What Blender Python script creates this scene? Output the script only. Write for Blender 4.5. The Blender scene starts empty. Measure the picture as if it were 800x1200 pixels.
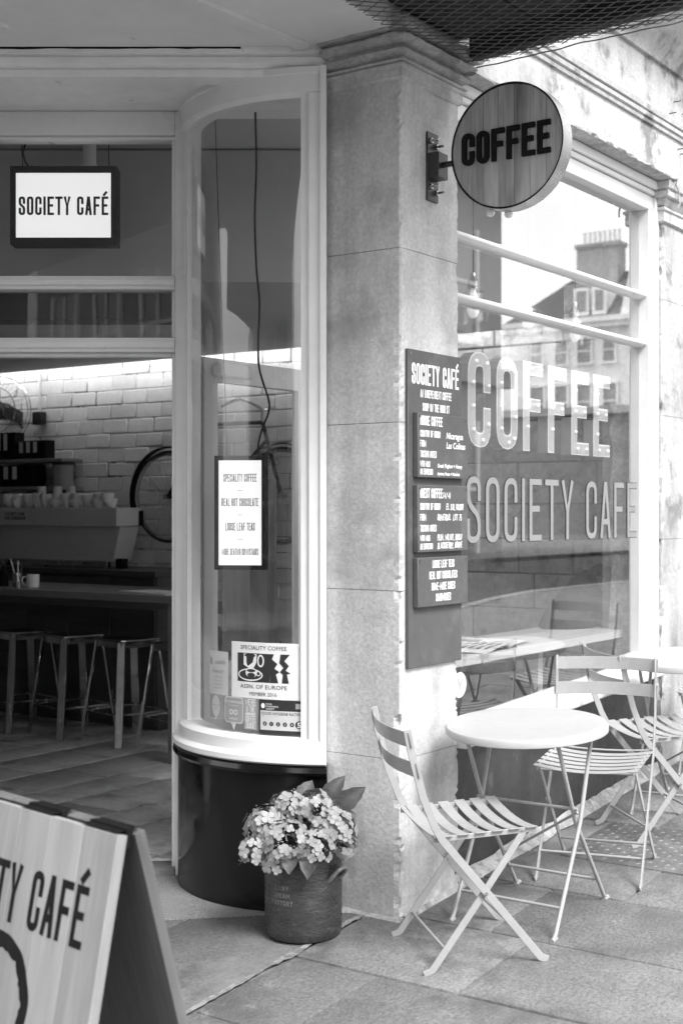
import bpy, bmesh, math, random
from mathutils import Matrix, Vector, noise
R = math.radians
random.seed(7)
scene = bpy.context.scene
COL = scene.collection

# ------------------------------------------------------------------ camera
# world frame: origin at the foot of the corner pillar, +X along the street front, +Y into the shop
HEAD = 35.065
CA, SA = math.cos(R(HEAD)), math.sin(R(HEAD))
cam_d = bpy.data.cameras.new('camera'); cam = bpy.data.objects.new('camera', cam_d); COL.objects.link(cam)
cam.location = (-4.2164, -2.696, 1.5)
cam.rotation_euler = (R(90), 0, R(HEAD - 90))
cam_d.sensor_fit = 'VERTICAL'; cam_d.sensor_height = 36; cam_d.lens = 48
cam_d.clip_end = 1500; cam_d.clip_start = 0.05
cam_d.dof.use_dof = True; cam_d.dof.focus_distance = 5.1; cam_d.dof.aperture_fstop = 4.0
scene.camera = cam
# ------------------------------------------------------------------ light
w = bpy.data.worlds.new('World'); scene.world = w; w.use_nodes = True
wn = w.node_tree.nodes; wl = w.node_tree.links
sky = wn.new('ShaderNodeTexSky'); sky.sky_type = 'NISHITA'; sky.sun_disc = False
SUN_EL, SUN_AZ = 48, -112          # azimuth measured from +X towards +Y
sky.sun_elevation = R(SUN_EL); sky.sun_rotation = R(90 - SUN_AZ)
sky.dust_density = 1; sky.air_density = 3.0
bw = wn.new('ShaderNodeRGBToBW'); wl.new(sky.outputs[0], bw.inputs[0])
wl.new(bw.outputs[0], wn['Background'].inputs[0]); wn['Background'].inputs[1].default_value = 0.15
sd = bpy.data.lights.new('sun', 'SUN'); so = bpy.data.objects.new('sun', sd); COL.objects.link(so)
sd.energy = 1.3; sd.angle = R(20); sd.color = (1, 1, 1)
dv = Vector((math.cos(R(SUN_AZ)) * math.cos(R(SUN_EL)), math.sin(R(SUN_AZ)) * math.cos(R(SUN_EL)), math.sin(R(SUN_EL))))
so.rotation_euler = dv.to_track_quat('Z', 'Y').to_euler(); so.location = dv * 30
scene.view_settings.view_transform = 'Standard'; scene.view_settings.look = 'None'
scene.view_settings.gamma = 1; scene.view_settings.exposure = 1.85
scene.view_settings.use_curve_mapping = False
scene.render.engine = 'CYCLES'
scene.cycles.max_bounces = 8; scene.cycles.transparent_max_bounces = 16

# ------------------------------------------------------------------ materials
MATS = {}
def mat(name, c, rough=.6, var=.12, scale=4, bump=0, bscale=60, metal=0, spec=.5, obj=False, patch=None, stretch=None, rand=0, fine=0, patch2=None, streak=0):
    """grey procedural surface: broad and fine mottling, optional bump, optional patches of a second grey"""
    if name in MATS: return MATS[name]
    m = bpy.data.materials.new(name); m.use_nodes = True
    N, L = m.node_tree.nodes, m.node_tree.links
    b = N['Principled BSDF']
    if obj: co = N.new('ShaderNodeTexCoord').outputs['Object']
    else: co = N.new('ShaderNodeNewGeometry').outputs['Position']
    if stretch:
        mp = N.new('ShaderNodeMapping'); mp.inputs['Scale'].default_value = stretch; L.new(co, mp.inputs[0]); co = mp.outputs[0]
    def nz(sc, det=6, ro=.6):
        n = N.new('ShaderNodeTexNoise'); n.inputs['Scale'].default_value = sc; n.inputs['Detail'].default_value = det
        n.inputs['Roughness'].default_value = ro; L.new(co, n.inputs['Vector']); return n.outputs['Fac']
    def mr(x, a0, a1, b0, b1):
        r = N.new('ShaderNodeMapRange'); L.new(x, r.inputs[0])
        for i, q in enumerate((a0, a1, b0, b1)): r.inputs[i + 1].default_value = q
        return r.outputs[0]
    def mul(a, bb):
        x = N.new('ShaderNodeMath'); x.operation = 'MULTIPLY'; L.new(a, x.inputs[0])
        if isinstance(bb, (int, float)): x.inputs[1].default_value = bb
        else: L.new(bb, x.inputs[1])
        return x.outputs[0]
    val = mr(nz(scale), .3, .7, 1 - var, 1 + var)
    val = mul(val, mr(nz(scale * 7, 4), .3, .7, 1 - var * .5, 1 + var * .5))
    if fine: val = mul(val, mr(nz(bscale, 3, .7), .35, .65, 1 - fine, 1 + fine))
    if rand:
        oi = N.new('ShaderNodeObjectInfo'); val = mul(val, mr(oi.outputs['Random'], 0, 1, 1 - rand, 1 + rand))
    val = mul(val, c)
    if streak:
        sm_ = N.new('ShaderNodeMapping'); sm_.inputs['Scale'].default_value = (7, 7, .55); L.new(co, sm_.inputs[0])
        sn = N.new('ShaderNodeTexNoise'); sn.inputs['Scale'].default_value = 1; sn.inputs['Detail'].default_value = 6; sn.inputs['Roughness'].default_value = .6; L.new(sm_.outputs[0], sn.inputs['Vector'])
        val = mul(val, mr(sn.outputs['Fac'], .35, .7, 1 + streak*.4, 1 - streak))
    for pt in (patch, patch2):
        if not pt: continue
        pc, psc, t0, t1 = pt
        f = mr(nz(psc, 8, .65), t0, t1, 0, 1)
        mx = N.new('ShaderNodeMix'); mx.data_type = 'FLOAT'; L.new(f, mx.inputs[0]); L.new(val, mx.inputs[2])
        L.new(mul(mr(nz(psc * 5), .3, .7, .8, 1.2), pc), mx.inputs[3]); val = mx.outputs[0]
    cc = N.new('ShaderNodeCombineColor')
    for i in range(3): L.new(val, cc.inputs[i])
    L.new(cc.outputs[0], b.inputs['Base Color'])
    L.new(mr(nz(scale * 3), .3, .7, max(.02, rough - .1), min(1, rough + .1)), b.inputs['Roughness'])
    b.inputs['Metallic'].default_value = metal; b.inputs['Specular IOR Level'].default_value = spec
    if bump:
        bp = N.new('ShaderNodeBump'); bp.inputs['Strength'].default_value = bump; bp.inputs['Distance'].default_value = .01
        L.new(nz(bscale, 8, .65), bp.inputs['Height']); L.new(bp.outputs[0], b.inputs['Normal'])
    MATS[name] = m
    return m

def emat(name, v, strength):
    m = bpy.data.materials.new(name); m.use_nodes = True
    b = m.node_tree.nodes['Principled BSDF']
    b.inputs['Base Color'].default_value = (v, v, v, 1); b.inputs['Emission Color'].default_value = (1, 1, 1, 1)
    b.inputs['Emission Strength'].default_value = strength; b.inputs['Roughness'].default_value = .5
    return m

def glass(name, r0=.05, tint=.92, wave=0):
    m = bpy.data.materials.new(name); m.use_nodes = True
    N, L = m.node_tree.nodes, m.node_tree.links
    N.remove(N['Principled BSDF'])
    tr = N.new('ShaderNodeBsdfTransparent'); tr.inputs[0].default_value = (tint, tint, tint, 1)
    gl = N.new('ShaderNodeBsdfGlossy'); gl.inputs['Roughness'].default_value = 0.0; gl.inputs[0].default_value = (1, 1, 1, 1)
    # reflectance rising towards grazing angles (Schlick)
    lw = N.new('ShaderNodeLayerWeight'); lw.inputs[0].default_value = .5
    pw = N.new('ShaderNodeMath'); pw.operation = 'POWER'; pw.inputs[1].default_value = 5; L.new(lw.outputs['Facing'], pw.inputs[0])
    ml = N.new('ShaderNodeMath'); ml.operation = 'MULTIPLY_ADD'; ml.inputs[1].default_value = 1 - r0; ml.inputs[2].default_value = r0; ml.use_clamp = True
    L.new(pw.outputs[0], ml.inputs[0])
    mx = N.new('ShaderNodeMixShader'); L.new(ml.outputs[0], mx.inputs[0]); L.new(tr.outputs[0], mx.inputs[1]); L.new(gl.outputs[0], mx.inputs[2])
    if wave:
        g = N.new('ShaderNodeNewGeometry'); n = N.new('ShaderNodeTexNoise'); n.inputs['Scale'].default_value = 2.2; n.inputs['Detail'].default_value = 1
        mp = N.new('ShaderNodeMapping'); mp.inputs['Scale'].default_value = (1, 1, .35); L.new(g.outputs['Position'], mp.inputs[0]); L.new(mp.outputs[0], n.inputs['Vector'])
        bp = N.new('ShaderNodeBump'); bp.inputs['Strength'].default_value = wave; bp.inputs['Distance'].default_value = .01
        L.new(n.outputs['Fac'], bp.inputs['Height']); L.new(bp.outputs[0], gl.inputs['Normal'])
    L.new(mx.outputs[0], N['Material Output'].inputs[0])
    return m

def wood(name, c, axis='Z', contrast=.35, scale=9, rough=.5, rand=.12, obj=True):
    if name in MATS: return MATS[name]
    m = bpy.data.materials.new(name); m.use_nodes = True
    N, L = m.node_tree.nodes, m.node_tree.links; b = N['Principled BSDF']
    tc = N.new('ShaderNodeTexCoord'); oi = N.new('ShaderNodeObjectInfo')
    ad = N.new('ShaderNodeVectorMath'); ad.operation = 'MULTIPLY_ADD'
    L.new(oi.outputs['Random'], ad.inputs[0]); ad.inputs[1].default_value = (7, 11, 5); L.new(tc.outputs['Object'], ad.inputs[2])
    mp = N.new('ShaderNodeMapping'); s = {'X': (.09, 1, 1), 'Y': (1, .09, 1), 'Z': (1, 1, .09)}[axis]; mp.inputs['Scale'].default_value = s
    L.new(ad.outputs[0], mp.inputs[0])
    n1 = N.new('ShaderNodeTexNoise'); n1.inputs['Scale'].default_value = scale; n1.inputs['Detail'].default_value = 2; L.new(mp.outputs[0], n1.inputs['Vector'])
    k = N.new('ShaderNodeMath'); k.operation = 'MULTIPLY'; k.inputs[1].default_value = 14; L.new(n1.outputs['Fac'], k.inputs[0])
    fr = N.new('ShaderNodeMath'); fr.operation = 'SINE'; L.new(k.outputs[0], fr.inputs[0])
    n2 = N.new('ShaderNodeTexNoise'); n2.inputs['Scale'].default_value = scale * 14; n2.inputs['Detail'].default_value = 4; L.new(mp.outputs[0], n2.inputs['Vector'])
    sm = N.new('ShaderNodeMath'); sm.operation = 'MULTIPLY_ADD'; L.new(fr.outputs[0], sm.inputs[0]); sm.inputs[1].default_value = .3; L.new(n2.outputs['Fac'], sm.inputs[2])
    r = N.new('ShaderNodeMapRange'); L.new(sm.outputs[0], r.inputs[0])
    for i, q in enumerate((.1, .9, c * (1 - contrast), c * (1 + contrast))): r.inputs[i + 1].default_value = q
    rr = N.new('ShaderNodeMapRange'); L.new(oi.outputs['Random'], rr.inputs[0]); rr.inputs[3].default_value = 1 - rand; rr.inputs[4].default_value = 1 + rand
    mu = N.new('ShaderNodeMath'); mu.operation = 'MULTIPLY'; L.new(r.outputs[0], mu.inputs[0]); L.new(rr.outputs[0], mu.inputs[1])
    cc = N.new('ShaderNodeCombineColor')
    for i in range(3): L.new(mu.outputs[0], cc.inputs[i])
    L.new(cc.outputs[0], b.inputs['Base Color']); b.inputs['Roughness'].default_value = rough
    bp = N.new('ShaderNodeBump'); bp.inputs['Strength'].default_value = .15; bp.inputs['Distance'].default_value = .004
    L.new(sm.outputs[0], bp.inputs['Height']); L.new(bp.outputs[0], b.inputs['Normal'])
    MATS[name] = m; return m

STONE = mat('bath_stone', .50, .85, .15, 1.7, .28, 60, patch=(.31, 2.6, .50, .66), patch2=(.58, 6.5, .60, .70), fine=.13, streak=.16)
STONEDIRTY = mat('weathered_stone', .40, .9, .25, 3, .8, 45, patch=(.20, 5, .55, .68), fine=.15)
RENDERED = mat('peeling_limewash', .45, .85, .10, 3, .7, 40, patch=(.20, 3.6, .54, .62), patch2=(.28, 1.3, .52, .66), fine=.08, streak=.2)
WHITE = mat('white_gloss_paint', .71, .35, .05, 2.5, .08, 30, patch=(.55, 9, .70, .78))
WHITEOLD = mat('old_white_paint', .76, .5, .08, 2.5, .15, 30, patch=(.36, 7, .66, .74))
CEILP = mat('ceiling_paint', .72, .7, .06, 1.6, .15, 18, patch=(.40, 5, .70, .76))
BLACKGLOSS = mat('black_gloss_paint', .005, .12, .1, 3, .06, 12, spec=.36)
RISER = mat('dark_riser_paint', .045, .45, .25, 5, .2, 40, patch=(.10, 9, .58, .72))
METALW = mat('pale_chair_paint', .32, .40, .08, 9, 0, 60, patch=(.20, 45, .68, .72))
TABLEW = mat('pale_table_paint', .37, .38, .04, 3)
DARKM = mat('dark_metal', .03, .4, .1, 8)
BLACK = mat('black_paint', .004, .6, .1, 8, spec=.2)
SLATE = mat('chalkboard_grey', .075, .6, .12, 5, .1, 60, patch=(.11, 6, .55, .7))
LETW = mat('white_lettering', .82, .5, .04, 12)
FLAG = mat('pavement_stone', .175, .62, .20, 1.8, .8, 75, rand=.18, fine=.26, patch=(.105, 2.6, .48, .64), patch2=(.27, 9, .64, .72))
MORTAR = mat('mortar_bed', .20, .9, .2, 5, .5, 80)
PALEMORTAR = mat('pale_mortar', .40, .9, .25, 14, .8, 60, patch=(.24, 18, .5, .62))
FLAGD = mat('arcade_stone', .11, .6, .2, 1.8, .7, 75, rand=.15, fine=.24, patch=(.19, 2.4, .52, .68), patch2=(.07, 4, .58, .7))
TERR = mat('aggregate_apron', .22, .8, .1, 4, .8, 160, fine=.45)
IFLAG = mat('shop_floor_stone', .46, .45, .2, 3, .4, 30, rand=.28, fine=.08, patch=(.22, 3, .50, .66))
BRICKW = mat('white_painted_brick', .74, .55, .08, 3, .45, 26, rand=.10)
JOINT = mat('brick_joint_paint', .62, .8, .15, 10, .5, 60, patch=(.04, 3.5, .56, .58))
ASHLAR = mat('inner_stone', .52, .9, .2, 3, .8, 22, rand=.16, patch=(.24, 5, .52, .66), fine=.12)
CEILIN = mat('shop_ceiling_grey', .42, .7, .05, 2)
INWALL = mat('shop_wall_grey', .45, .7, .06, 2)
TIMBERD = wood('dark_timber', .07, 'Y', .3, 5, .4)
TIMBERT = wood('table_timber', .15, 'Y', .25, 5, .35)
DOORW = wood('door_timber', .12, 'Z', .4, 6, .45)
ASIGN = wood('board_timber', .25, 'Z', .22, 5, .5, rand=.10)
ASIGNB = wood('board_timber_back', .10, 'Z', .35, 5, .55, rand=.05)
SIGNW = wood('sign_timber', .33, 'Z', .55, 5, .45, rand=.16)
STEEL = mat('brushed_steel', .55, .22, .08, 10, metal=1)
GUNM = mat('gunmetal', .55, .17, .05, 3, metal=1)
CROCK = mat('glazed_stoneware', .032, .28, .3, 9, .4, 55, stretch=(1, 1, 2.4), patch=(.07, 16, .56, .72))
CANVAS = mat('dark_cloth', .012, .9, .2, 12, .4, 90)
PAPER = mat('paper', .72, .8, .06, 30, patch=(.42, 22, .56, .60))
CHINA = mat('white_china', .78, .2, .03, 10)
PETAL = mat('hydrangea_petal', .27, .6, .3, 30, rand=.12)
PETALD = mat('hydrangea_bud', .26, .7, .2, 60, rand=.12)
LEAF = mat('dark_leaf', .055, .5, .25, 30, .3, 60, rand=.25)
CANOPY = mat('canopy_soffit', .022, .85, .3, 3, .4, 30, patch=(.06, 4, .66, .74))
NET = mat('net_cord', .17, .8, .1, 20)
GLASSW = glass('street_window_glass', .30, .97, .02)
GLASSC = glass('curved_glass', .07, .95, .04)
GLASSD = glass('door_glass', .055, .92, .05)
BULB = emat('lit_bulb', .9, .16)
LEDM = emat('led_strip', .9, 4.0)
LBOX = emat('lightbox_face', .8, .20)
FARW = mat('far_stone', .84, .9, .06, .3)
FARR = mat('far_slate', .11, .8, .1, .4)
FARG = mat('far_window_dark', .25, .15, .1, 1)
NEARB = mat('opposite_stone', .34, .9, .1, .4)
ASPH = mat('asphalt', .06, .85, .15, 1.5, .5, 120)
KERB = mat('kerb_stone', .30, .8, .1, 3, .3, 40, rand=.1)

# ------------------------------------------------------------------ mesh helpers
class MB:
    def __init__(s): s.v = []; s.f = []
    def add(s, vs, fs, M=None):
        o = len(s.v)
        s.v += [tuple(M @ Vector(p)) if M else tuple(p) for p in vs]
        s.f += [tuple(i + o for i in f) for f in fs]; return s
    def box(s, x0, x1, y0, y1, z0, z1, M=None):
        return s.add([(x0,y0,z0),(x1,y0,z0),(x1,y1,z0),(x0,y1,z0),(x0,y0,z1),(x1,y0,z1),(x1,y1,z1),(x0,y1,z1)],
                     [(0,3,2,1),(4,5,6,7),(0,1,5,4),(1,2,6,5),(2,3,7,6),(3,0,4,7)], M)
    def prism(s, poly, z0, z1, M=None, fz=None):
        """polygon in xy pulled from z0 to z1 (fz adds a height by x,y)"""
        n = len(poly); h = fz or (lambda x, y: 0)
        return s.add([(x, y, z0 + h(x, y)) for x, y in poly] + [(x, y, z1 + h(x, y)) for x, y in poly],
                     [tuple(reversed(range(n))), tuple(range(n, 2 * n))] + [(i, (i+1) % n, n + (i+1) % n, n + i) for i in range(n)], M)
    def tube(s, pts, r, n=8, M=None, closed=False, cap=True):
        pts = [Vector(p) for p in pts]; m = len(pts); rr = r if isinstance(r, (list, tuple)) else [r] * m
        vs = []; up = None
        for i, p in enumerate(pts):
            a = pts[i-1] if (i or closed) else p; b = pts[(i+1) % m] if (i < m-1 or closed) else p
            t = (b - a).normalized()
            if up is None: up = t.orthogonal().normalized()
            up = (up - t * up.dot(t)); up = up.normalized() if up.length > 1e-6 else t.orthogonal().normalized()
            bn = t.cross(up)
            for k in range(n):
                an = 2 * math.pi * k / n; vs.append(p + (up * math.cos(an) + bn * math.sin(an)) * rr[i])
        fs = []
        for i in range(m if closed else m - 1):
            j = (i + 1) % m
            for k in range(n): fs.append((i*n+k, i*n+(k+1) % n, j*n+(k+1) % n, j*n+k))
        if cap and not closed: fs += [tuple(reversed(range(n))), tuple(range((m-1)*n, m*n))]
        return s.add(vs, fs, M)
    def bar(s, pts, wv, tv, w, t, M=None):
        """flat bar along pts: w wide along direction wv, t thick along tv (functions of i or vectors)"""
        vs = []
        for i, p in enumerate(pts):
            p = Vector(p); a = Vector(wv(i) if callable(wv) else wv); b = Vector(tv(i) if callable(tv) else tv)
            for sa, sb in ((-1,-1),(1,-1),(1,1),(-1,1)): vs.append(p + a * (sa*w/2) + b * (sb*t/2))
        m = len(pts); fs = [(0,1,2,3), tuple((m-1)*4 + k for k in (3,2,1,0))]
        for i in range(m-1):
            for k in range(4): fs.append((i*4+k, (i+1)*4+k, (i+1)*4+(k+1) % 4, i*4+(k+1) % 4))
        return s.add(vs, fs, M)
    def lathe(s, prof, n=32, M=None, cap=True):
        vs = [(r * math.cos(2*math.pi*k/n), r * math.sin(2*math.pi*k/n), z) for r, z in prof for k in range(n)]
        fs = [(i*n+k, i*n+(k+1) % n, (i+1)*n+(k+1) % n, (i+1)*n+k) for i in range(len(prof)-1) for k in range(n)]
        if cap: fs += [tuple(reversed(range(n))), tuple(range((len(prof)-1)*n, len(prof)*n))]
        return s.add(vs, fs, M)
    def sweep(s, prof, path, M=None, closed_prof=True):
        """prof: (out, z) list; path: list of (point xy, outward xy)"""
        n = len(prof); vs = []
        for (px, py), (ox, oy) in path:
            for o, z in prof: vs.append((px + ox*o, py + oy*o, z))
        m = len(path); fs = []
        for i in range(m-1):
            for k in range(n if closed_prof else n-1): fs.append((i*n+k, (i+1)*n+k, (i+1)*n+(k+1) % n, i*n+(k+1) % n))
        if closed_prof: fs += [tuple(range(n)), tuple((m-1)*n + k for k in reversed(range(n)))]
        return s.add(vs, fs, M)
    def mesh(s, name, bevel=0, smooth=None, weld=False, seg=1):
        me = bpy.data.meshes.new(name); me.from_pydata(s.v, [], s.f); me.update()
        bm = bmesh.new(); bm.from_mesh(me)
        if weld: bmesh.ops.remove_doubles(bm, verts=bm.verts, dist=1e-5)
        bmesh.ops.recalc_face_normals(bm, faces=bm.faces)
        if bevel:
            es = [e for e in bm.edges if len(e.link_faces) == 2 and e.calc_face_angle(0) > R(35)]
            bmesh.ops.bevel(bm, geom=es, offset=bevel, segments=seg, affect='EDGES', profile=.5, clamp_overlap=True)
        bm.to_mesh(me); bm.free()
        if smooth or bevel:
            for p in me.polygons: p.use_smooth = True
            me.set_sharp_from_angle(angle=R(smooth or 40))
        return me
    def build(s, name, m, parent=None, bevel=0, smooth=None, M=None, weld=False, seg=1):
        me = s.mesh(name, bevel, smooth, weld, seg); me.materials.append(m)
        return link(name, me, parent, M)
def link(name, me, parent=None, M=None):
    o = bpy.data.objects.new(name, me); COL.objects.link(o)
    if parent is not None: o.parent = parent
    if M is not None: o.matrix_local = M
    return o
def thing(name, label, cat, M=None, group=None):
    o = bpy.data.objects.new(name, None); COL.objects.link(o); o.empty_display_size = .1
    if M is not None: o.matrix_world = M
    return tag(o, label, cat, group)
def tag(o, label, cat, group=None):
    o['label'] = label; o['category'] = cat
    if group: o['group'] = group
    return o
def kind(o, k, label=None):
    o['kind'] = k
    if label: o['label'] = label
    return o
def setting(name, label):
    o = bpy.data.objects.new(name, None); COL.objects.link(o); return kind(o, 'structure', label)
def dup(root, M, label=None):
    r = root.copy(); COL.objects.link(r); r.matrix_world = M
    if label: r['label'] = label
    for ch in list(root.children):
        c = ch.copy(); COL.objects.link(c); c.parent = r
        for g in ch.children:
            d = g.copy(); COL.objects.link(d); d.parent = c
    return r
def T(x, y, z): return Matrix.Translation((x, y, z))
def RZ(a): return Matrix.Rotation(R(a), 4, 'Z')
def RX(a): return Matrix.Rotation(R(a), 4, 'X')
def RY(a): return Matrix.Rotation(R(a), 4, 'Y')
def basis(o, ex, ey, ez):
    return Matrix(((ex[0],ey[0],ez[0],o[0]),(ex[1],ey[1],ez[1],o[1]),(ex[2],ey[2],ez[2],o[2]),(0,0,0,1)))
# the arcade frontage stands askew to the street front: its own frame (FX along the frontage, FY into the shop)
MA = Matrix(((SA, CA, 0, -SA*.2156 - CA*5), (-CA, SA, 0, CA*.2156 - SA*5), (0, 0, 1, 0), (0, 0, 0, 1)))
def fr(X, Y):
    p = MA @ Vector((X, Y, 0)); return p.x, p.y
SLOPE = .07
def gz(x, y=0): return SLOPE * max(-9, min(9, x))
RS = Matrix.Rotation(-math.atan(SLOPE), 4, 'Y')
def clip(poly, p, n):
    out = []
    for i in range(len(poly)):
        a, b = poly[i], poly[(i+1) % len(poly)]
        da = (a[0]-p[0])*n[0] + (a[1]-p[1])*n[1]; db = (b[0]-p[0])*n[0] + (b[1]-p[1])*n[1]
        if da >= 0: out.append(a)
        if (da >= 0) != (db >= 0):
            t = da / (da - db); out.append((a[0] + (b[0]-a[0])*t, a[1] + (b[1]-a[1])*t))
    return out

# ------------------------------------------------------------------ condensed block lettering
G = {  # strokes in the unit box; a third value 1 rounds that corner; leading 'c' closes
 'A': [[(0,0),(.44,1)],[(1,0),(.56,1)],[(.2,.27),(.8,.27)]], 'B': ['c',[(0,0),(0,1),(.95,1,1),(.95,.53,1),(0,.53)],'c',[(0,.47),(1,.47,1),(1,0,1),(0,0)]],
 'C': [[(1,.68),(1,1,1),(0,1,1),(0,0,1),(1,0,1),(1,.32)]], 'D': ['c',[(0,0),(0,1),(1,1,1),(1,0,1)]], 'E': [[(1,1),(0,1),(0,0),(1,0)],[(0,.52),(.8,.52)]],
 'F': [[(1,1),(0,1),(0,0)],[(0,.52),(.8,.52)]], 'G': [[(1,.68),(1,1,1),(0,1,1),(0,0,1),(1,0,1),(1,.48),(.55,.48)]], 'H': [[(0,0),(0,1)],[(1,0),(1,1)],[(0,.5),(1,.5)]],
 'I': [[(.5,0),(.5,1)]], 'J': [[(1,1),(1,0,1),(0,0,1),(0,.3)]], 'K': [[(0,0),(0,1)],[(1,1),(.05,.42)],[(.35,.58),(1,0)]], 'L': [[(0,1),(0,0),(1,0)]],
 'M': [[(0,0),(0,1),(.5,.25),(1,1),(1,0)]], 'N': [[(0,0),(0,1),(1,0),(1,1)]], 'O': ['c',[(0,0,1),(0,1,1),(1,1,1),(1,0,1)]], 'P': ['c',[(0,.45),(0,1),(1,1,1),(1,.45,1)],[(0,0),(0,.45)]],
 'Q': ['c',[(0,0,1),(0,1,1),(1,1,1),(1,0,1)],[(.6,.2),(1.05,-.05)]], 'R': ['c',[(0,.48),(0,1),(1,1,1),(1,.48,1)],[(0,0),(0,.48)],[(.5,.46),(1,0)]],
 'S': [[(1,.70),(1,1,1),(0,1,1),(0,.6,1),(1,.4,1),(1,0,1),(0,0,1),(0,.3)]], 'T': [[(-.1,1),(1.1,1)],[(.5,0),(.5,1)]], 'U': [[(0,1),(0,0,1),(1,0,1),(1,1)]],
 'V': [[(0,1),(.5,0),(1,1)]], 'W': [[(-.15,1),(.2,0),(.5,.8),(.8,0),(1.15,1)]], 'X': [[(0,0),(1,1)],[(0,1),(1,0)]], 'Y': [[(0,1),(.5,.45),(1,1)],[(.5,0),(.5,.45)]], 'Z': [[(0,1),(1,1),(0,0),(1,0)]],
 '0': ['c',[(0,0,1),(0,1,1),(1,1,1),(1,0,1)]], '1': [[(.15,.8),(.55,1),(.55,0)]], '2': [[(0,.7),(0,1,1),(1,1,1),(1,.6,1),(0,.05),(0,0),(1,0)]], '5': [[(1,1),(0,1),(0,.55),(1,.6,1),(1,0,1),(0,0,1),(0,.28)]],
 '6': ['c',[(0,0,1),(0,.55,1),(1,.55,1),(1,0,1)],[(0,.4),(0,1,1),(1,1,1),(1,.75)]], '7': [[(0,1),(1,1),(.3,0)]], '4': [[(.8,0),(.8,1),(0,.3),(1,.3)]], '-': [[(.1,.45),(.9,.45)]], '+': [[(.1,.45),(.9,.45)],[(.5,.2),(.5,.7)]],
 '.': [[(.5,0),(.5,.02)]], ',': [[(.5,.05),(.35,-.12)]], '/': [[(0,0),(1,1)]], '(': [[(.9,1),(.4,.8),(.4,.2),(.9,0)]], ')': [[(.1,1),(.6,.8),(.6,.2),(.1,0)]], "'": [[(.3,1.18),(.75,1.32)]],
}
NARROW = {'I': .0, '.': .1, ',': .15, '1': .6, '(': .5, ')': .5}
def ribbon(pts, t, closed, z, out):
    m = len(pts); L_ = []; 
    if not closed:
        a, b = Vector(pts[0]), Vector(pts[1]); pts[0] = tuple(a - (b-a).normalized()*t/2)
        a, b = Vector(pts[-1]), Vector(pts[-2]); pts[-1] = tuple(a - (b-a).normalized()*t/2)
    P = [Vector(p) for p in pts]
    for i in range(m):
        a = P[i-1] if (i or closed) else None; b = P[(i+1) % m] if (i < m-1 or closed) else None
        d1 = (P[i]-a).normalized() if a is not None else None; d2 = (b-P[i]).normalized() if b is not None else None
        if d1 is None: d1 = d2
        if d2 is None: d2 = d1
        n1 = Vector((-d1.y, d1.x)); n2 = Vector((-d2.y, d2.x)); nn = n1 + n2
        if nn.length < 1e-5: nn = n1
        nn.normalize(); k = 1 / max(.42, nn.dot(n1)); L_.append((P[i] + nn*k*t/2, P[i] - nn*k*t/2))
    o = len(out[0])
    for l, r in L_: out[0].extend([(l.x, l.y, z), (r.x, r.y, z)])
    for i in range(m if closed else m-1):
        j = (i+1) % m; out[1].append((o+2*i, o+2*i+1, o+2*j+1, o+2*j))
def rounded(pts, rad, closed):
    out = []; m = len(pts)
    for i, p in enumerate(pts):
        if len(p) < 3 or (not closed and i in (0, m-1)): out.append((p[0], p[1])); continue
        v = Vector(p[:2]); a = Vector(pts[i-1][:2]); b = Vector(pts[(i+1) % m][:2])
        ra = min(rad, (a-v).length*.499); rb = min(rad, (b-v).length*.499); q = min(ra, rb)
        s_ = v + (a-v).normalized()*q; e = v + (b-v).normalized()*q
        for k in range(5):
            u = k/4; out.append(tuple(s_*(1-u)**2 + v*2*u*(1-u) + e*u*u))
    return out
def glyph(ch, h, wd, t):
    out = ([], []); W_ = wd * NARROW[ch] if ch in NARROW else wd
    if ch in 'MW': W_ = wd * 1.45
    iw, ih = max(W_ - t, 0), h - t; closed = False; z = 0
    for st in G[ch]:
        if st == 'c': closed = True; continue
        pts = [((t/2 + p[0]*iw), (t/2 + p[1]*ih)) + tuple(p[2:]) for p in st]
        ribbon(rounded(pts, max(iw, .001)*.5, closed), t, closed, z, out); closed = False; z += 1
    return out, max(W_, t)
def text2d(txt, h, wd=None, t=None, gap=None):
    """returns list of (char, glyph, x) and total width"""
    wd = wd or h*.42; t = t or h*.14; gap = gap or h*.09; x = 0; res = []
    for ch in txt:
        if ch == ' ': x += wd*.75; continue
        g, w_ = glyph(ch, h, wd, t)
        if ch == "'": res.append((ch, g, x - wd - gap)); continue
        res.append((ch, g, x)); x += w_ + gap
    return res, x - gap
def put_text(txt, h, fn, wd=None, t=None, gap=None, align='c', mb=None, eps=.0003, shear=0, jit=0):
    """adds flat lettering to a mesh builder; fn maps (x, y, lift) to a point"""
    mb = mb or MB(); L_, W_ = text2d(txt, h, wd, t, gap); x0 = {'c': -W_/2, 'l': 0, 'r': -W_}[align]
    rnd = random.Random(txt)
    for ch, (vs, fs), x in L_:
        dy = rnd.uniform(-jit, jit)*h; ds = rnd.uniform(-jit, jit)
        mb.add([fn(x0 + x + a + (shear+ds)*b, b + dy, c*eps) for a, b, c in vs], fs)
    return mb
def letters(txt, h, fn, m, parent, wd, t, gap, name='letter'):
    L_, W_ = text2d(txt, h, wd, t, gap)
    for ch, (vs, fs), x in L_:
        mb = MB(); mb.add([fn(x - W_/2 + a, b, c*.0003) for a, b, c in vs], fs); mb.build(name, m, parent)
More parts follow.
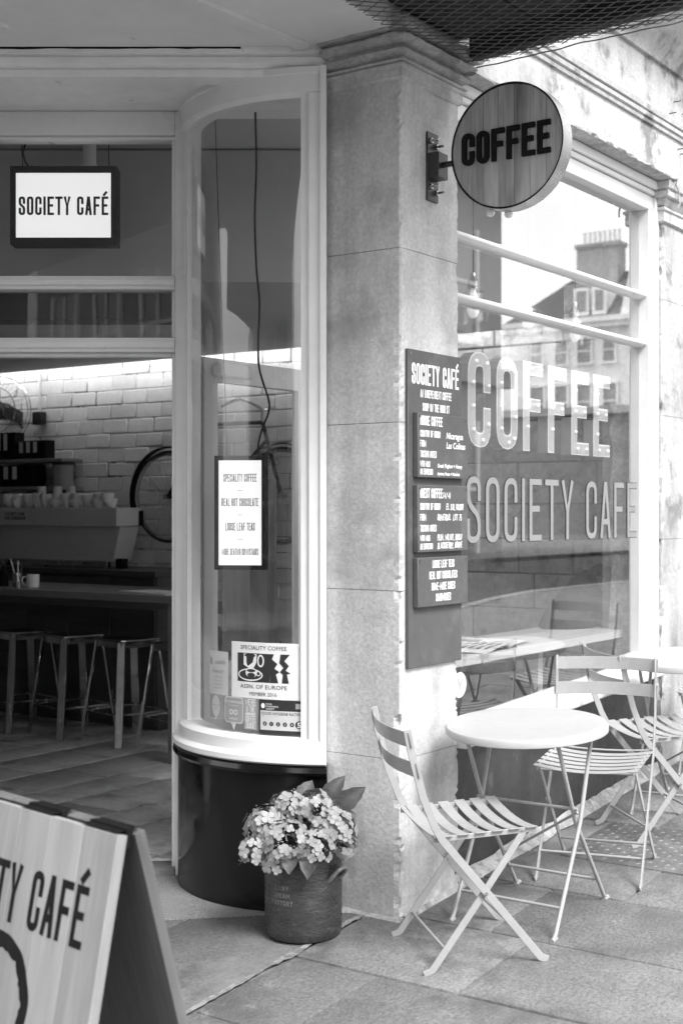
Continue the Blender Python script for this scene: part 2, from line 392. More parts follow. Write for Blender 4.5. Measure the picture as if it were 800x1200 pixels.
def solid_letter(ch, h, wd, t, depth):
    """one letter as a raised piece in the xz plane, face at y=-depth"""
    (vs, fs), W_ = glyph(ch, h, wd, t); mb = MB(); n = len(vs)
    mb.add([(x - W_/2, -depth - z*.0006, y) for x, y, z in vs] + [(x - W_/2, 0, y) for x, y, z in vs], fs)
    ec = {}
    for f in fs:
        for i in range(4):
            e = (f[i], f[(i+1) % 4]); ec[tuple(sorted(e))] = ec.get(tuple(sorted(e)), 0) + 1
    for (a, b), c in ec.items():
        if c == 1: mb.f.append((a, b, b+n, a+n))
    return mb
def fontmesh(txt, size, align='CENTER', shear=0, offset=0, xs=1):
    cu = bpy.data.curves.new('t', 'FONT'); cu.body = txt; cu.size = size; cu.align_x = align; cu.shear = shear; cu.offset = offset
    cu.resolution_u = 2
    o = bpy.data.objects.new('t', cu); COL.objects.link(o)
    me = bpy.data.meshes.new_from_object(o.evaluated_get(bpy.context.evaluated_depsgraph_get()))
    r = ([(v.co.x*xs, v.co.y) for v in me.vertices], [tuple(p.vertices) for p in me.polygons])
    bpy.data.objects.remove(o); bpy.data.curves.remove(cu); bpy.data.meshes.remove(me); return r
def put_font(txt, size, fn, mb=None, **k):
    mb = mb or MB(); vs, fs = fontmesh(txt, size, **k)
    mb.add([fn(x, y, 0) for x, y in vs], fs); return mb

# ================================================================== GROUND
mb = MB(); xs = [-200, -60, -9] + [i for i in range(-8, 9)] + [9, 60, 200]; ys = [-200, -60, -20, -10.02]
for i in range(len(xs)-1):
    for j in range(len(ys)-1):
        a, b, c, d = xs[i], xs[i+1], ys[j], ys[j+1]
        mb.add([(a,c,gz(a)-.03),(b,c,gz(b)-.03),(b,d,gz(b)-.03),(a,d,gz(a)-.03)], [(0,1,2,3)])
kind(mb.build('ground', FLAG, weld=True), 'structure', 'far paved ground across the street')
mb = MB()
for i in range(len(xs)-1):
    a, b = xs[i], xs[i+1]; mb.add([(a,-10.04,gz(a)-.12),(b,-10.04,gz(b)-.12),(b,-4.05,gz(b)-.12),(a,-4.05,gz(a)-.12)], [(0,1,2,3)])
kind(mb.build('road', ASPH, weld=True), 'structure', 'asphalt street beyond the kerb')
mb = MB()
for i in range(len(xs)-1):
    a, b = xs[i], xs[i+1]; mb.add([(a,-4,gz(a)-.010),(b,-4,gz(b)-.010),(b,.16,gz(b)-.010),(a,.16,gz(a)-.010)], [(0,1,2,3)])
pav = kind(mb.build('pavement', MORTAR, weld=True), 'structure', 'sloping pavement of large stone flags outside the shop')
ker = setting('kerb', 'stone kerb between pavement and street')
x = -14.0
while x < 20:
    l = .9; mb = MB(); mb.prism([(x,-4.14),(x+l-.008,-4.14),(x+l-.008,-4.0),(x,-4.0)], -.2, .002, fz=gz); mb.build('kerb_stone', KERB, ker, bevel=.008); x += l
cut = [-4.0]
def slab(poly, m, parent, z1=.0, th=.05, name='flagstone', fz=gz, bev=.006):
    if len(poly) < 3: return
    mb = MB(); mb.prism(poly, z1 - th, z1, fz=fz); o = mb.build(name, m, parent, bevel=bev, seg=2); return o
# strips run out from the shop front; joint positions as on site, staggered elsewhere
edges = [-4.12, -3.58, -3.05, -2.52, -2.0, -1.49, -.97, -.45, .07, .58, .97, 1.52, 2.05, 2.6, 3.12, 3.66, 4.2, 4.8]
fixed = {(-.45): [-.5], (-.97): [-.2, -1.15], .07: [-.33, -1.22], .58: [-.62, -1.45]}
rnd = random.Random(3)
for a, b in zip(edges[:-1], edges[1:]):
    cuts = list(fixed.get(a, [-rnd.uniform(.25, .9)])); y = cuts[-1]
    while y > -2.6: y -= rnd.uniform(.62, .98); cuts.append(y)
    y1 = .15 if b < .1 else -.012
    for c in cuts + [-3.99]:
        c = max(c, -3.99)
        if y1 - c > .05:
            g_ = rnd.uniform(.003, .005); dz = rnd.uniform(-.002, .003)
            if not (a >= .9 and a < 1.5 and c > -1.9 and y1 > -1.5):
                slab([(a+g_, c+g_), (b-g_, c+g_), (b-g_, y1-g_), (a+g_, y1-g_)], FLAG, pav, z1=dz)
        y1 = c
        if c <= -3.99: break
# patterned iron cellar plate let into the pavement
pl = thing('cellar_plate', 'patterned iron cellar plate let into the pavement below the far table', 'plate')
slab([(.978,-1.55),(1.515,-1.55),(1.515,-.16),(.978,-.16)], mat('worn_iron', .12, .45, .2, 6, .3, 50, patch=(.2, 8, .5, .7)), pl, z1=.001, name='plate')
mb = MB()
for i in range(14):
    for j in range(36):
        cx = .99 + .037*i + .02; cy = -.18 - .037*j - .02; an = R(45 if (i+j) % 2 else -45); c_, s_ = math.cos(an)*.014, math.sin(an)*.014
        q = [(cx-c_, cy-s_), (cx+s_*.3, cy-c_*.3), (cx+c_, cy+s_), (cx-s_*.3, cy+c_*.3)]
        mb.add([(x, y, gz(x)+.0015) for x, y in q] + [(cx, cy, gz(cx)+.005)], [(0,1,4),(1,2,4),(2,3,4),(3,0,4)])
kind(mb.build('raised_pattern', mat('worn_iron_top', .2, .4, .2, 8), pl), 'stuff')
slab([(.978,-3.9),(1.515,-3.9),(1.515,-1.57),(.978,-1.57)], FLAG, pav)
# arcade floor
def gza(x, y): return SLOPE * min(x, .05)
afl = setting('arcade_floor', 'worn stone floor of the arcade in front of the shop door')
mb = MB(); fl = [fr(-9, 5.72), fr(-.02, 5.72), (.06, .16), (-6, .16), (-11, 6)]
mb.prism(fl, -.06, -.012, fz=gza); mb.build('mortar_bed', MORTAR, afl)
p0 = fr(0, 5.70); nin = (-CA, -SA)           # in front of the door line
p1 = fr(0, 5.12)
rnd = random.Random(5)
for a, b in zip([.165, .72, 1.5, 2.3, 3.2, 4.2, 5.4], [.72, 1.5, 2.3, 3.2, 4.2, 5.4, 6.6]):
    x = .12 if a > .2 else .0
    while x > -6:
        x2 = x - rnd.uniform(.8, 1.2); g_ = .005
        poly = clip([(x2+g_, a+g_), (x-g_, a+g_), (x-g_, b-g_), (x2+g_, b-g_)], p1, nin)
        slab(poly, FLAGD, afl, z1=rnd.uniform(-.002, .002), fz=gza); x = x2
mb = MB(); mb.prism([fr(-2.6, 5.125), fr(-.02, 5.125), fr(-.02, 5.70), fr(-2.6, 5.70)], -.03, .001, fz=gza); mb.build('aggregate_apron', TERR, afl)
# pale mortar strip between pavement and arcade
mb = MB(); px = []
rnd = random.Random(9)
n = 220
nzf = lambda i, k: noise.noise(Vector((i*.06, k, 0)))*.020 + noise.noise(Vector((i*.31, k, 5)))*.009 + noise.noise(Vector((i*.9, k, 9)))*.004
top = [(-2.2 + 2.2*i/n, .170 + nzf(i, 1)) for i in range(n+1)]; bot = [(-2.2 + 2.2*i/n, .148 + nzf(i, 40)) for i in range(n+1)]
for i in range(n):
    q = [bot[i], bot[i+1], top[i+1], top[i]]
    mb.add([(x, y, gz(x)+.0035) for x, y in q], [(0,1,2,3)])
mb.build('mortar_strip', mat('worn_mortar', .27, .9, .3, 14, .8, 60, patch=(.15, 12, .48, .60)), afl, weld=True)

# ================================================================== CORNER PILLAR
PW, PD = .421, .329
cp = thing('corner_pillar', 'square stone pillar between the street window and the curved window', 'pillar')
zs = [-.06, .59, 1.21, 1.83, 2.47, 3.1]
def rough_block(x0, x1, y0, y1, z0, z1, chip=.004, seed=0, n=14):
    """block with flat faces and worn, chipped street-side corners"""
    c, d = .006, .030
    ring = [(x0+c,y0,1,1),(x0+d,y0,0,0),(x1-d,y0,0,0),(x1-c,y0,-1,1),(x1,y0+c,-1,1),(x1,y0+d,0,0),(x1,y1,0,0),(x0,y1,0,0),(x0,y0+d,0,0),(x0,y0+c,1,1)]
    mb = MB(); m = len(ring)
    for k in range(n+1):
        z = z0 + (z1-z0)*k/n
        for q, (x, y, sx, sy) in enumerate(ring):
            if sx:
                e = noise.noise(Vector((x*3+seed, 1.7, z*11))) + .8*noise.noise(Vector((seed, q*2.3, z*47))) + .5*noise.noise(Vector((seed+9, q*5.1, z*120)))
                e = max(0, e-.1)*chip*4; x += sx*e; y += sy*e
            mb.v.append((x, y, z))
    for k in range(n):
        for q in range(m): mb.f.append((k*m+q, k*m+(q+1) % m, (k+1)*m+(q+1) % m, (k+1)*m+q))
    mb.f += [tuple(reversed(range(m))), tuple(n*m+q for q in range(m))]
    return mb.mesh('stone_block')
for i in range(5):
    me = rough_block(0, PW, 0, PD, zs[i] + .0010, zs[i+1] - .0010, chip=.0055 if i < 2 else .0025, seed=i*3.1, n=44)
    me.materials.append(STONE); link('stone_block', me, cp)
mb = MB(); mb.box(.05, PW-.05, .05, PD-.05, -.05, 3.09); mb.build('core', MORTAR, cp)
def capital(parent, x0, x1, y0, y1, prof, m, jit=.004, seed=1, ends=True):
    """moulding that wraps a rectangle on its street side and both flanks"""
    path = []; rnd = random.Random(seed)
    def line(a, b, n, o, skip0=False):
        for i in range(n+1):
            if i == 0 and skip0: continue
            t = i/n; path.append(((a[0]+(b[0]-a[0])*t, a[1]+(b[1]-a[1])*t), o))
    r2 = 1.0
    line((x0, y1), (x0, y0+.001), 7, (-1, 0)); path.append(((x0, y0), (-1, -1))); line((x0+.001, y0), (x1-.001, y0), 9, (0, -1)); path.append(((x1, y0), (1, -1))); line((x1, y0+.001), (x1, y1), 7, (1, 0))
    mb = MB(); n = len(prof)
    for (p, o) in path:
        for k, (a, z) in enumerate(prof):
            j = 1 + (rnd.uniform(-jit, jit)/.02 if a > .01 else 0)*.35
            mb.v.append((p[0]+o[0]*a*j, p[1]+o[1]*a*j, z + rnd.uniform(-jit, jit)*.3))
    for i in range(len(path)-1):
        for k in range(n): mb.f.append((i*n+k, (i+1)*n+k, (i+1)*n+(k+1) % n, i*n+(k+1) % n))
    return mb.build('capital', m, parent, smooth=35)
capital(cp, 0, PW, 0, PD, [(-.02,3.085),(.004,3.088),(.012,3.096),(.012,3.128),(.022,3.133),(.024,3.140),(.014,3.144),(.028,3.149),(.028,3.155),(-.02,3.158)], STONE, .002, 4)
capital(cp, 0, PW, 0, PD, [(-.03,3.160),(.006,3.160),(.010,3.166),(.030,3.178),(.036,3.190),(.028,3.200),(.016,3.203),(.018,3.210),(.050,3.224),(.056,3.234),(.050,3.243),(.034,3.246),(.036,3.250),(.066,3.256),(.070,3.268),(.07,3.29),(-.03,3.29)], STONEDIRTY, .006, 8)
mb = MB()   # broken masonry and mortar crumbs along the foot of the street face
rnd = random.Random(21)
path = []
for i in range(22):
    t = i/21; path.append(((.02 + .43*t, -.002), (0, -1)))
for (p, o) in path:
    q_ = noise.noise(Vector((p[0]*14, 2, 0))); h_, d_ = .018 + .012*q_, .018 + .014*q_
    mb.v += [(p[0], .004, gz(p[0])-.004), (p[0], -d_, gz(p[0])-.004), (p[0], -d_*.6, gz(p[0])+h_*.6), (p[0], .004, gz(p[0])+h_)]
for i in range(21):
    for k in range(3): mb.f.append((i*4+k, (i+1)*4+k, (i+1)*4+k+1, i*4+k+1))
mb.build('foot_mortar', PALEMORTAR, cp, smooth=60)
mb = MB()
for i in range(16):
    t = i/15; q_ = noise.noise(Vector((t*6, 7, 0))); h_, d_ = .012 + .008*q_, .022 + .018*q_; y = -.01 + .33*t
    mb.v += [(.004, y, -.01), (-d_, y, -.008), (-d_*.5, y, h_*.5), (.004, y, h_)]
for i in range(15):
    for k in range(3): mb.f.append((i*4+k, (i+1)*4+k, (i+1)*4+k+1, i*4+k+1))
mb.build('foot_mortar', PALEMORTAR, cp, smooth=60)

# ================================================================== STREET FRONT: far pillar, wall above, window
fp = thing('far_pillar', 'weathered stone pillar at the far end of the street window', 'pillar')
X2 = 2.50; zz = [.1, .72, 1.36, 2.0, 2.6, 3.0]
for i in range(5):
    me = rough_block(X2, X2+.42, 0, .33, zz[i], zz[i+1]-.002, .006, 20+i*2.3, 16); me.materials.append(STONEDIRTY if i == 9 else RENDERED); link('stone_block', me, fp)
capital(fp, X2, X2+.42, 0, .33, [(-.02,2.99),(.006,2.992),(.016,3.0),(.016,3.05),(.024,3.056),(.024,3.07),(.01,3.075),(-.02,3.078)], RENDERED, .003, 14)
capital(fp, X2, X2+.42, 0, .33, [(-.03,3.08),(.014,3.08),(.03,3.1),(.03,3.115),(.05,3.12),(.055,3.145),(.04,3.15),(.06,3.16),(.066,3.19),(.05,3.21),(-.03,3.21)], RENDERED, .005, 18)
mb = MB(); mb.tube([(X2+.03+.02*math.sin(i), -.07 - .008*(i % 2), 3.06+.03*i) for i in range(6)], .005, 6); mb.build('cable', MATS['pale_mortar'], fp, smooth=60)

fw = thing('street_wall', 'flaking limewashed wall with mouldings above the street window', 'wall')
mb = MB(); mb.box(-.0, 9, .0, .3, 3.215, 3.46); mb.build('frieze', RENDERED, fw)
mb = MB(); mb.box(.0, 9, -.001, .3, 3.55, 6.5); mb.build('upper_wall', RENDERED, fw)
def xmould(prof, x0, x1, m, parent, name, n=40, jit=.0, seed=2):
    rnd = random.Random(seed); mb = MB(); k = len(prof)
    for i in range(n+1):
        x = x0 + (x1-x0)*i/n
        for o, z in prof: mb.v.append((x, -o*(1+rnd.uniform(-jit, jit)), z + rnd.uniform(-jit, jit)*.012))
    for i in range(n):
        for j in range(k): mb.f.append((i*k+j, (i+1)*k+j, (i+1)*k+(j+1) % k, i*k+(j+1) % k))
    mb.f += [tuple(range(k)), tuple(n*k+j for j in reversed(range(k)))]
    return mb.build(name, m, parent, smooth=30)
xmould([(-.1,3.458),(.012,3.46),(.016,3.474),(.008,3.480),(.022,3.486),(.024,3.504),(.012,3.508),(.030,3.514),(.034,3.538),(.020,3.552),(-.1,3.552)], .1, 9, RENDERED, fw, 'string_moulding', 60, .05)
xmould([(-.1,3.80),(.02,3.80),(.03,3.83),(.05,3.85),(.10,3.90),(.18,3.98),(.26,4.03),(.26,4.08),(.30,4.1),(.30,4.16),(-.1,4.2)], .1, 9, RENDERED, fw, 'cornice', 60, .03)
mb = MB(); mb.box(X2+.42, 9, .002, .3, 0, 3.213); mb.build('side_wall', RENDERED, fw)
mb = MB()
for i in range(5):   # rusty ties sticking out of the wall
    x, z = [(2.72,3.42),(2.75,3.40),(2.78,3.62),(2.66,3.655),(2.6,3.58)][i]
    mb.tube([(x, .01, z), (x-.02, -.045, z-.006)], .003, 5)
mb.build('wall_ties', DARKM, fw)

sw = thing('shop_window', 'large white framed street window with three panes and raised sill', 'window')
WX0, WX1, WY = .40, X2+.006, .06
hood = [(-.2,3.195),(.055,3.197),(.075,3.203),(.078,3.212),(-.2,3.222)]
xmould(hood, PW+.004, X2+.02, STONEDIRTY, sw, 'hood', 50, .12, 5)
mb = MB(); mb.box(PW+.003, X2-.003, .0, .14, 3.152, 3.194); mb.box(PW+.003, X2-.003, .018, .14, 3.125, 3.15); mb.box(PW+.003, X2-.003, .034, .14, 3.05, 3.123); mb.build('head_frame', WHITE, sw, bevel=.004)
for nm, z, h_ in (('transom', 2.612, .036), ('transom', 2.364, .036)):
    mb = MB(); mb.add([(PW+.004,.075,z-h_/2),(PW+.004,.045,z-h_*.2),(PW+.004,.045,z+h_*.2),(PW+.004,.075,z+h_/2),(PW+.004,.13,z+h_/2),(PW+.004,.13,z-h_/2)] +
                      [(X2-.085,.075,z-h_/2),(X2-.085,.045,z-h_*.2),(X2-.085,.045,z+h_*.2),(X2-.085,.075,z+h_/2),(X2-.085,.13,z+h_/2),(X2-.085,.13,z-h_/2)],
                      [(0,1,2,3,4,5),(11,10,9,8,7,6)] + [(i,(i+1)%6,6+(i+1)%6,6+i) for i in range(6)])
    mb.build(nm, WHITE, sw, bevel=.003)
mb = MB(); mb.box(X2-.085, X2-.04, .034, .14, .6, 3.051); mb.box(X2-.04, X2-.002, .016, .14, .6, 3.124); mb.build('jamb', WHITE, sw, bevel=.004)
mb = MB(); mb.box(PW+.002, PW+.03, .05, .14, .5, 3.051); mb.build('jamb', WHITE, sw, bevel=.004)
def sz(x): return .575 + .045*(x-.45)
mb = MB(); pr = [(.10,.0),(-.035,0),(-.04,.012),(-.036,.04),(.035,.062),(.14,.066),(.14,0)]
mb.v = [(PW+.002, y, sz(PW)+z) for y, z in pr] + [(X2-.002, y, sz(X2)+z) for y, z in pr]
mb.f = [tuple(range(7)), tuple(reversed(range(7, 14)))] + [(i,(i+1)%7,7+(i+1)%7,7+i) for i in range(7)]
mb.build('sill', WHITE, sw, bevel=.003)
for z0, z1 in ((sz(.5)+.05, 2.35), (2.376, 2.6), (2.626, 3.06)):
    mb = MB(); mb.add([(PW+.01,.09,z0),(X2-.06,.09,z0),(X2-.06,.09,z1),(PW+.01,.09,z1)], [(0,1,2,3)]); mb.build('pane', GLASSW, sw)
mb = MB(); mb.v = [(PW+.003,.03,-.02),(X2+.004,.03,.1),(X2+.004,.03,sz(X2)+.01),(PW+.003,.03,sz(PW)+.01),(PW+.003,.10,-.02),(X2+.004,.10,.1),(X2+.004,.10,sz(X2)+.01),(PW+.003,.10,sz(PW)+.01)]
mb.f = [(0,1,2,3),(7,6,5,4),(0,4,5,1),(1,5,6,2),(2,6,7,3),(3,7,4,0)]; mb.build('stall_riser', RISER, sw)
mb = MB(); rnd = random.Random(4); n = 50
for i in range(n+1):
    x = PW+.003 + (X2-PW)*i/n; q_ = noise.noise(Vector((x*5, 1, 3))) + .4*noise.noise(Vector((x*19, 1, 8))); h_ = .042 + .016*q_; d_ = .050 + .02*q_
    mb.v += [(x,.034,gz(x)-.02),(x,.03-d_,gz(x)-.003),(x,.03-d_*.55,gz(x)+h_*.45),(x,.027,gz(x)+h_)]
for i in range(n):
    for k in range(3): mb.f.append((i*4+k,(i+1)*4+k,(i+1)*4+k+1,i*4+k+1))
mb.build('mortar_fillet', PALEMORTAR, sw, smooth=60)
# painted name on the glass
OUTL = mat('lettering_outline', .03, .6, .05, 8); LETG = mat('frosted_lettering', .22, .6, .05, 8)
x = .635
for ch in 'SOCIETY CAFE':
    if ch == ' ': x += .10; continue
    hgt, wd = .275, .118
    _, w_ = glyph(ch, hgt, wd, .027)
    for nm, tt, yy, m_ in (('letter_outline', .034, .0885, OUTL), ('letter', .027, .0868, LETG)):
        (vs, fs), w2 = glyph(ch, hgt + (tt-.027), wd + (tt-.027), tt)
        mb = MB(); mb.add([(x + a - (tt-.027)/2, yy - c*.0002, 1.372 + b - (tt-.027)/2) for a, b, c in vs], fs); mb.build(nm, m_, sw)
    x += w_ + .0435
# round sticker low on the street window
st = thing('round_sticker', 'small round pale sticker low on the street window', 'sticker')
mb = MB(); n = 28; cx, cz, rr = .582, .80, .052
mb.add([(cx + rr*math.cos(2*math.pi*k/n), .0875, cz + rr*math.sin(2*math.pi*k/n)) for k in range(n)], [tuple(range(n))]); mb.build('disc', mat('sticker_pale', .62, .5, .04, 9), st)
mb = MB(); mb.add([(cx-.022,.0868,cz+.025),(cx-.010,.0868,cz+.028),(cx+.002,.0868,cz+.006),(cx+.014,.0868,cz+.028),(cx+.026,.0868,cz+.02),(cx+.006,.0868,cz-.006),(cx+.004,.0868,cz-.03),(cx-.008,.0868,cz-.03),(cx-.006,.0868,cz-.006)], [tuple(range(9))]); mb.build('emblem', mat('sticker_mid', .32, .5, .04, 9), st)

# ================================================================== PORTICO with bird net
po = thing('portico', 'dark timbered underside of the portico jutting out over the pavement', 'canopy')
PE = 1.04
def edge(y): return .435 + .085*y      # the portico's end is not quite square to the wall
mb = MB(); mb.prism([(-1.5,-PE),(edge(-PE)-.01,-PE),(edge(0)-.01,-.003),(-1.5,-.003)], 3.345, 3.9); mb.build('slab', CANOPY, po)
for i in range(9):
    y = -.10 - .112*i; mb = MB(); mb.prism([(-1.45,y-.052),(edge(y)-.07,y-.052),(edge(y)-.07,y+.052),(-1.45,y+.052)], 3.318, 3.346); mb.build('plank', CANOPY, po, bevel=.004)
mb = MB(); mb.prism([(edge(-PE)-.06,-PE-.02),(edge(-PE),-PE-.02),(edge(0),-.07),(edge(0)-.06,-.07)], 3.25, 3.92); mb.build('edge_beam', CANOPY, po, bevel=.006)
mb = MB(); mb.box(-1.45, edge(-PE)-.062, -PE-.03, -PE+.03, 3.27, 3.92); mb.build('front_beam', STONEDIRTY, po, bevel=.006)
mb = MB(); rnd = random.Random(12)
def netz(x, y): return 3.24 - .05*math.sin((x+1.6)*1.5)*math.sin(-y*1.8) + .014*noise.noise(Vector((x*3, y*3, 0))) + (.02 if x > .4 else 0)
step = .052
for fam in (0, 1):
    for i in range(-50, 60):
        pts = []
        for j in range(0, 36):
            y = -.03 - j*.03; x = -.2 + i*step + (1 if fam else -1)*(y+.9)*.62
            x += .012*noise.noise(Vector((x*4, y*4, fam*9)))
            if -1.5 < x < .47: pts.append((x, y, netz(x, y) + fam*.002))
            elif pts: break
        if len(pts) > 2: mb.tube(pts, .0021, 3, cap=False)
mb.tube([(.47, -.02 - .03*j, netz(.47, -.02-.03*j) - .010 + .006*noise.noise(Vector((j*.35, 3, 1)))) for j in range(35)], .0028, 4)
tag(mb.build('bird_net', NET), 'sagging diamond mesh bird net slung beneath the portico', 'net')

# ================================================================== ARCADE: ceiling, beam, opposite side
ac = setting('arcade_ceiling', 'pale painted boarded ceiling of the arcade')
poly = [(-.005, -.003), (-.005, PD), fr(-.05, 5.17), fr(-7, 5.17), (-9.2, 3.5), (-4.4, -.003)]
mb = MB(); mb.prism(poly, 3.262, 3.36); mb.build('boarding', CEILP, ac)
def batten(a, b, wd, z, parent, m, name='batten'):
    a, b = Vector(a), Vector(b); d = (b-a).normalized(); n = Vector((-d.y, d.x))*wd/2
    mb = MB(); mb.prism([tuple(a-n), tuple(b-n), tuple(b+n), tuple(a+n)], z, 3.2635); return mb.build(name, m, parent, bevel=.003)
batten(fr(-.14, 5.15), fr(-.95, 4.1), .055, 3.244, ac, CEILP)
batten(fr(-1.22, 4.95), fr(-1.62, 4.5), .06, 3.244, ac, CEILP)
ab = thing('arcade_beam', 'cracked white painted cornice beam over the shop doorway', 'beam')
def fmould(prof, X0, X1, Y, m, parent, name, n=24, jit=0, seed=1):
    """moulding along the frontage; prof = (out towards the passage, z)"""
    rnd = random.Random(seed); mb = MB(); k = len(prof)
    for i in range(n+1):
        X = X0 + (X1-X0)*i/n
        for o, z in prof: mb.v.append(tuple(MA @ Vector((X, Y - o*(1+rnd.uniform(-jit, jit)), z + rnd.uniform(-jit, jit)*.01))))
    for i in range(n):
        for j in range(k): mb.f.append((i*k+j, (i+1)*k+j, (i+1)*k+(j+1) % k, i*k+(j+1) % k))
    mb.f += [tuple(range(k)), tuple(n*k+j for j in reversed(range(k)))]
    return mb.build(name, m, parent, smooth=30)
fmould([(-.10,3.152),(.0,3.152),(.004,3.162),(.004,3.178),(-.004,3.184),(.010,3.192),(.016,3.202),(.016,3.222),(.006,3.23),(.022,3.236),(.022,3.2515),(-.10,3.2515)], -3.2, -.06, 5.185, WHITEOLD, ab, 'cornice', 60, .16)
fmould([(-.10,3.247),(.02,3.247),(.02,3.2615),(-.10,3.2615)], -.38, -.06, 5.185, WHITEOLD, ab, 'cover_strip', 4)
mb = MB(); mb.add([(-3.2,5.19,3.240),(-.06,5.19,3.240),(-.06,5.19,3.30),(-3.2,5.19,3.30)], [(0,1,2,3)], MA); mb.build('crack_shade', BLACK, ab)  # black sheet painting in the shade of the crack under the ceiling
mb = MB(); mb.prism([(-3.2,5.21),(-.05,5.21),(-.05,5.82),(-3.2,5.82)], 3.176, 3.25, MA); mb.build('soffit', WHITEOLD, ab)
mb = MB(); mb.add([(-.085,5.222,-.1),(-.045,5.222,-.1),(-.045,5.222,3.3),(-.085,5.222,3.3)], [(0,1,2,3)], MA); mb.build('gap_shade', BLACK, ab)  # black strip standing in for the shade in the gap beside the pillar
os_ = thing('opposite_frontage', 'white painted frontage on the other side of the arcade', 'shopfront')
mb = MB(); mb.box(-9, -2.3, 1.2, 1.5, -.4, 3.4, MA); mb.build('wall', WHITEOLD, os_)
for i in range(5):
    X = -3.1 - i*1.15
    mb = MB(); mb.box(X-.48, X+.48, 1.5, 1.53, .7, 2.9, MA); f_ = mb.build('window', DARKM, os_)
    mb = MB()
    for k in range(5): mb.box(X-.5+.24*k-.012, X-.5+.24*k+.03, 1.53, 1.56, .68, 2.92, MA)
    for k in range(6): mb.box(X-.5, X+.5, 1.531, 1.555, .68+.44*k, .71+.44*k, MA)
    mb.build('glazing_bars', WHITE, f_)
mb = MB(); mb.box(-12, -4.65, 0, .3, -.6, 6.5); mb.build('street_wall', STONE, os_)
fa = thing('arcade_upper_wall', 'stone wall over the arcade entrance above the portico', 'wall')
mb = MB(); mb.box(-4.65, -.002, .0, .3, 3.37, 6.5); mb.build('wall', STONE, fa)

# ================================================================== CURVED WINDOW
EX, EY, EA, EB = -.04, 5.75, .60, .585
def cpt(ph, out=0):
    a = R(ph); X = EX - EA*math.sin(a); Y = EY - EB*math.cos(a)
    nx, ny = -math.sin(a)/EA, -math.cos(a)/EB; l = math.hypot(nx, ny)
    return X + nx/l*out, Y + ny/l*out
def cpath(p0, p1, n):
    r = []
    for i in range(n+1):
        ph = p0 + (p1-p0)*i/n; a = R(ph); nx, ny = -math.sin(a)/EA, -math.cos(a)/EB; l = math.hypot(nx, ny)
        r.append((cpt(ph), (nx/l, ny/l)))
    return r
cw = thing('curved_window', 'tall curved glass shop window with white frame on a glossy black base', 'window')
def csweep(prof, p0, p1, n, name, m, smooth=35):
    mb = MB(); mb.sweep(prof, cpath(p0, p1, n), MA); return mb.build(name, m, cw, smooth=smooth)
def rect(o0, o1, z0, z1): return [(o0, z0), (o1, z0), (o1, z1), (o0, z1)]
csweep([(-.05,.548),(.055,.548),(.066,.556),(.066,.575),(.058,.583),(.040,.588),(.040,.632),(.030,.640),(.014,.645),(-.05,.65)], 1.6, 90, 40, 'bottom_rail', WHITE)
csweep([(-.05,3.068),(.012,3.068),(.018,3.078),(.030,3.084),(.030,3.15),(.036,3.155),(.036,3.177),(-.05,3.177)], 1.6, 90, 40, 'top_rail', WHITE)
csweep(rect(-.05, .030, .64, 3.08), 3.4, 7.5, 4, 'post', WHITE)
csweep(rect(-.045, .016, .64, 3.08), 7.4, 10.6, 3, 'glazing_bead', WHITE)
csweep(rect(-.05, .042, .545, 3.178), 1.5, 3.6, 3, 'post', WHITE)
csweep(rect(-.05, .020, .64, 3.08), 81, 91, 4, 'post', WHITE)
csweep(rect(-.045, .010, .64, 3.08), 77, 81.2, 3, 'glazing_bead', WHITE)
mb = MB(); mb.sweep([(0, .64), (0, 3.075)], cpath(8, 82, 40), MA, closed_prof=False); mb.build('pane', GLASSC, cw, smooth=80)
csweep([(-.02,-.06),(.045,-.06),(.045,.505),(.060,.510),(.066,.522),(.062,.540),(.05,.5475),(-.02,.5475)], 1.2, 92, 44, 'base', BLACKGLOSS)
# lettered stickers on the glass
PAPERW = mat('sticker_white', .70, .5, .03, 20); PAPERG = mat('sticker_grey', .30, .5, .04, 20); PAPERM = mat('sticker_light_grey', .50, .5, .04, 20); INK = mat('sticker_ink', .02, .5, .05, 20)
ARC = .0104
def cmap(ph0, z0, lift):
    """flat x,y (metres, x to the viewer's right) wrapped on the glass"""
    def f(x, y, l):
        X, Y = cpt(ph0 - x/ARC, lift + l); return tuple(MA @ Vector((X, Y, z0 + y)))
    return f
def cpatch(ph_l, ph_r, z0, z1, lift, name, m, parent, rad=0):
    w_ = (ph_l - ph_r)*ARC; f = cmap((ph_l+ph_r)/2, (z0+z1)/2, lift); n = max(6, int(w_/.006)); mb = MB(); hh = (z1-z0)/2
    for i in range(n+1):
        x = -w_/2 + w_*i/n; e = min(x + w_/2, w_/2 - x); k = 0
        if rad and e < rad: k = rad - math.sqrt(max(0, rad*rad - (rad-e)**2))
        mb.v += [f(x, -hh+k, 0), f(x, hh-k, 0)]
    mb.f = [(2*i, 2*i+2, 2*i+3, 2*i+1) for i in range(n)]
    return mb.build(name, m, parent)
def cpoly(pts, f, m, name, parent, l=0):
    mb = MB(); mb.add([f(x, y, l) for x, y in pts], [tuple(range(len(pts)))]); return mb.build(name, m, parent)
s1 = thing('coffee_association_sticker', 'square white sticker with black cup emblem reading SPECIALITY COFFEE', 'sticker')
cpatch(39.8, 11.6, .785, 1.0, .002, 'sheet', PAPERW, s1)
f = cmap(25.7, .785, .0030)
mb = put_font('SPECIALITY COFFEE', .0225, lambda x, y, l: f(x, y+.187, l), xs=1.02); put_font('ASSN. OF EUROPE', .0225, lambda x, y, l: f(x, y+.038, l), mb, xs=1.12); put_font('MEMBER 2016', .020, lambda x, y, l: f(x, y+.011, l), mb); mb.build('lettering', INK, s1)
f2 = lambda x, y, l=0: f(x, y + .118, l)
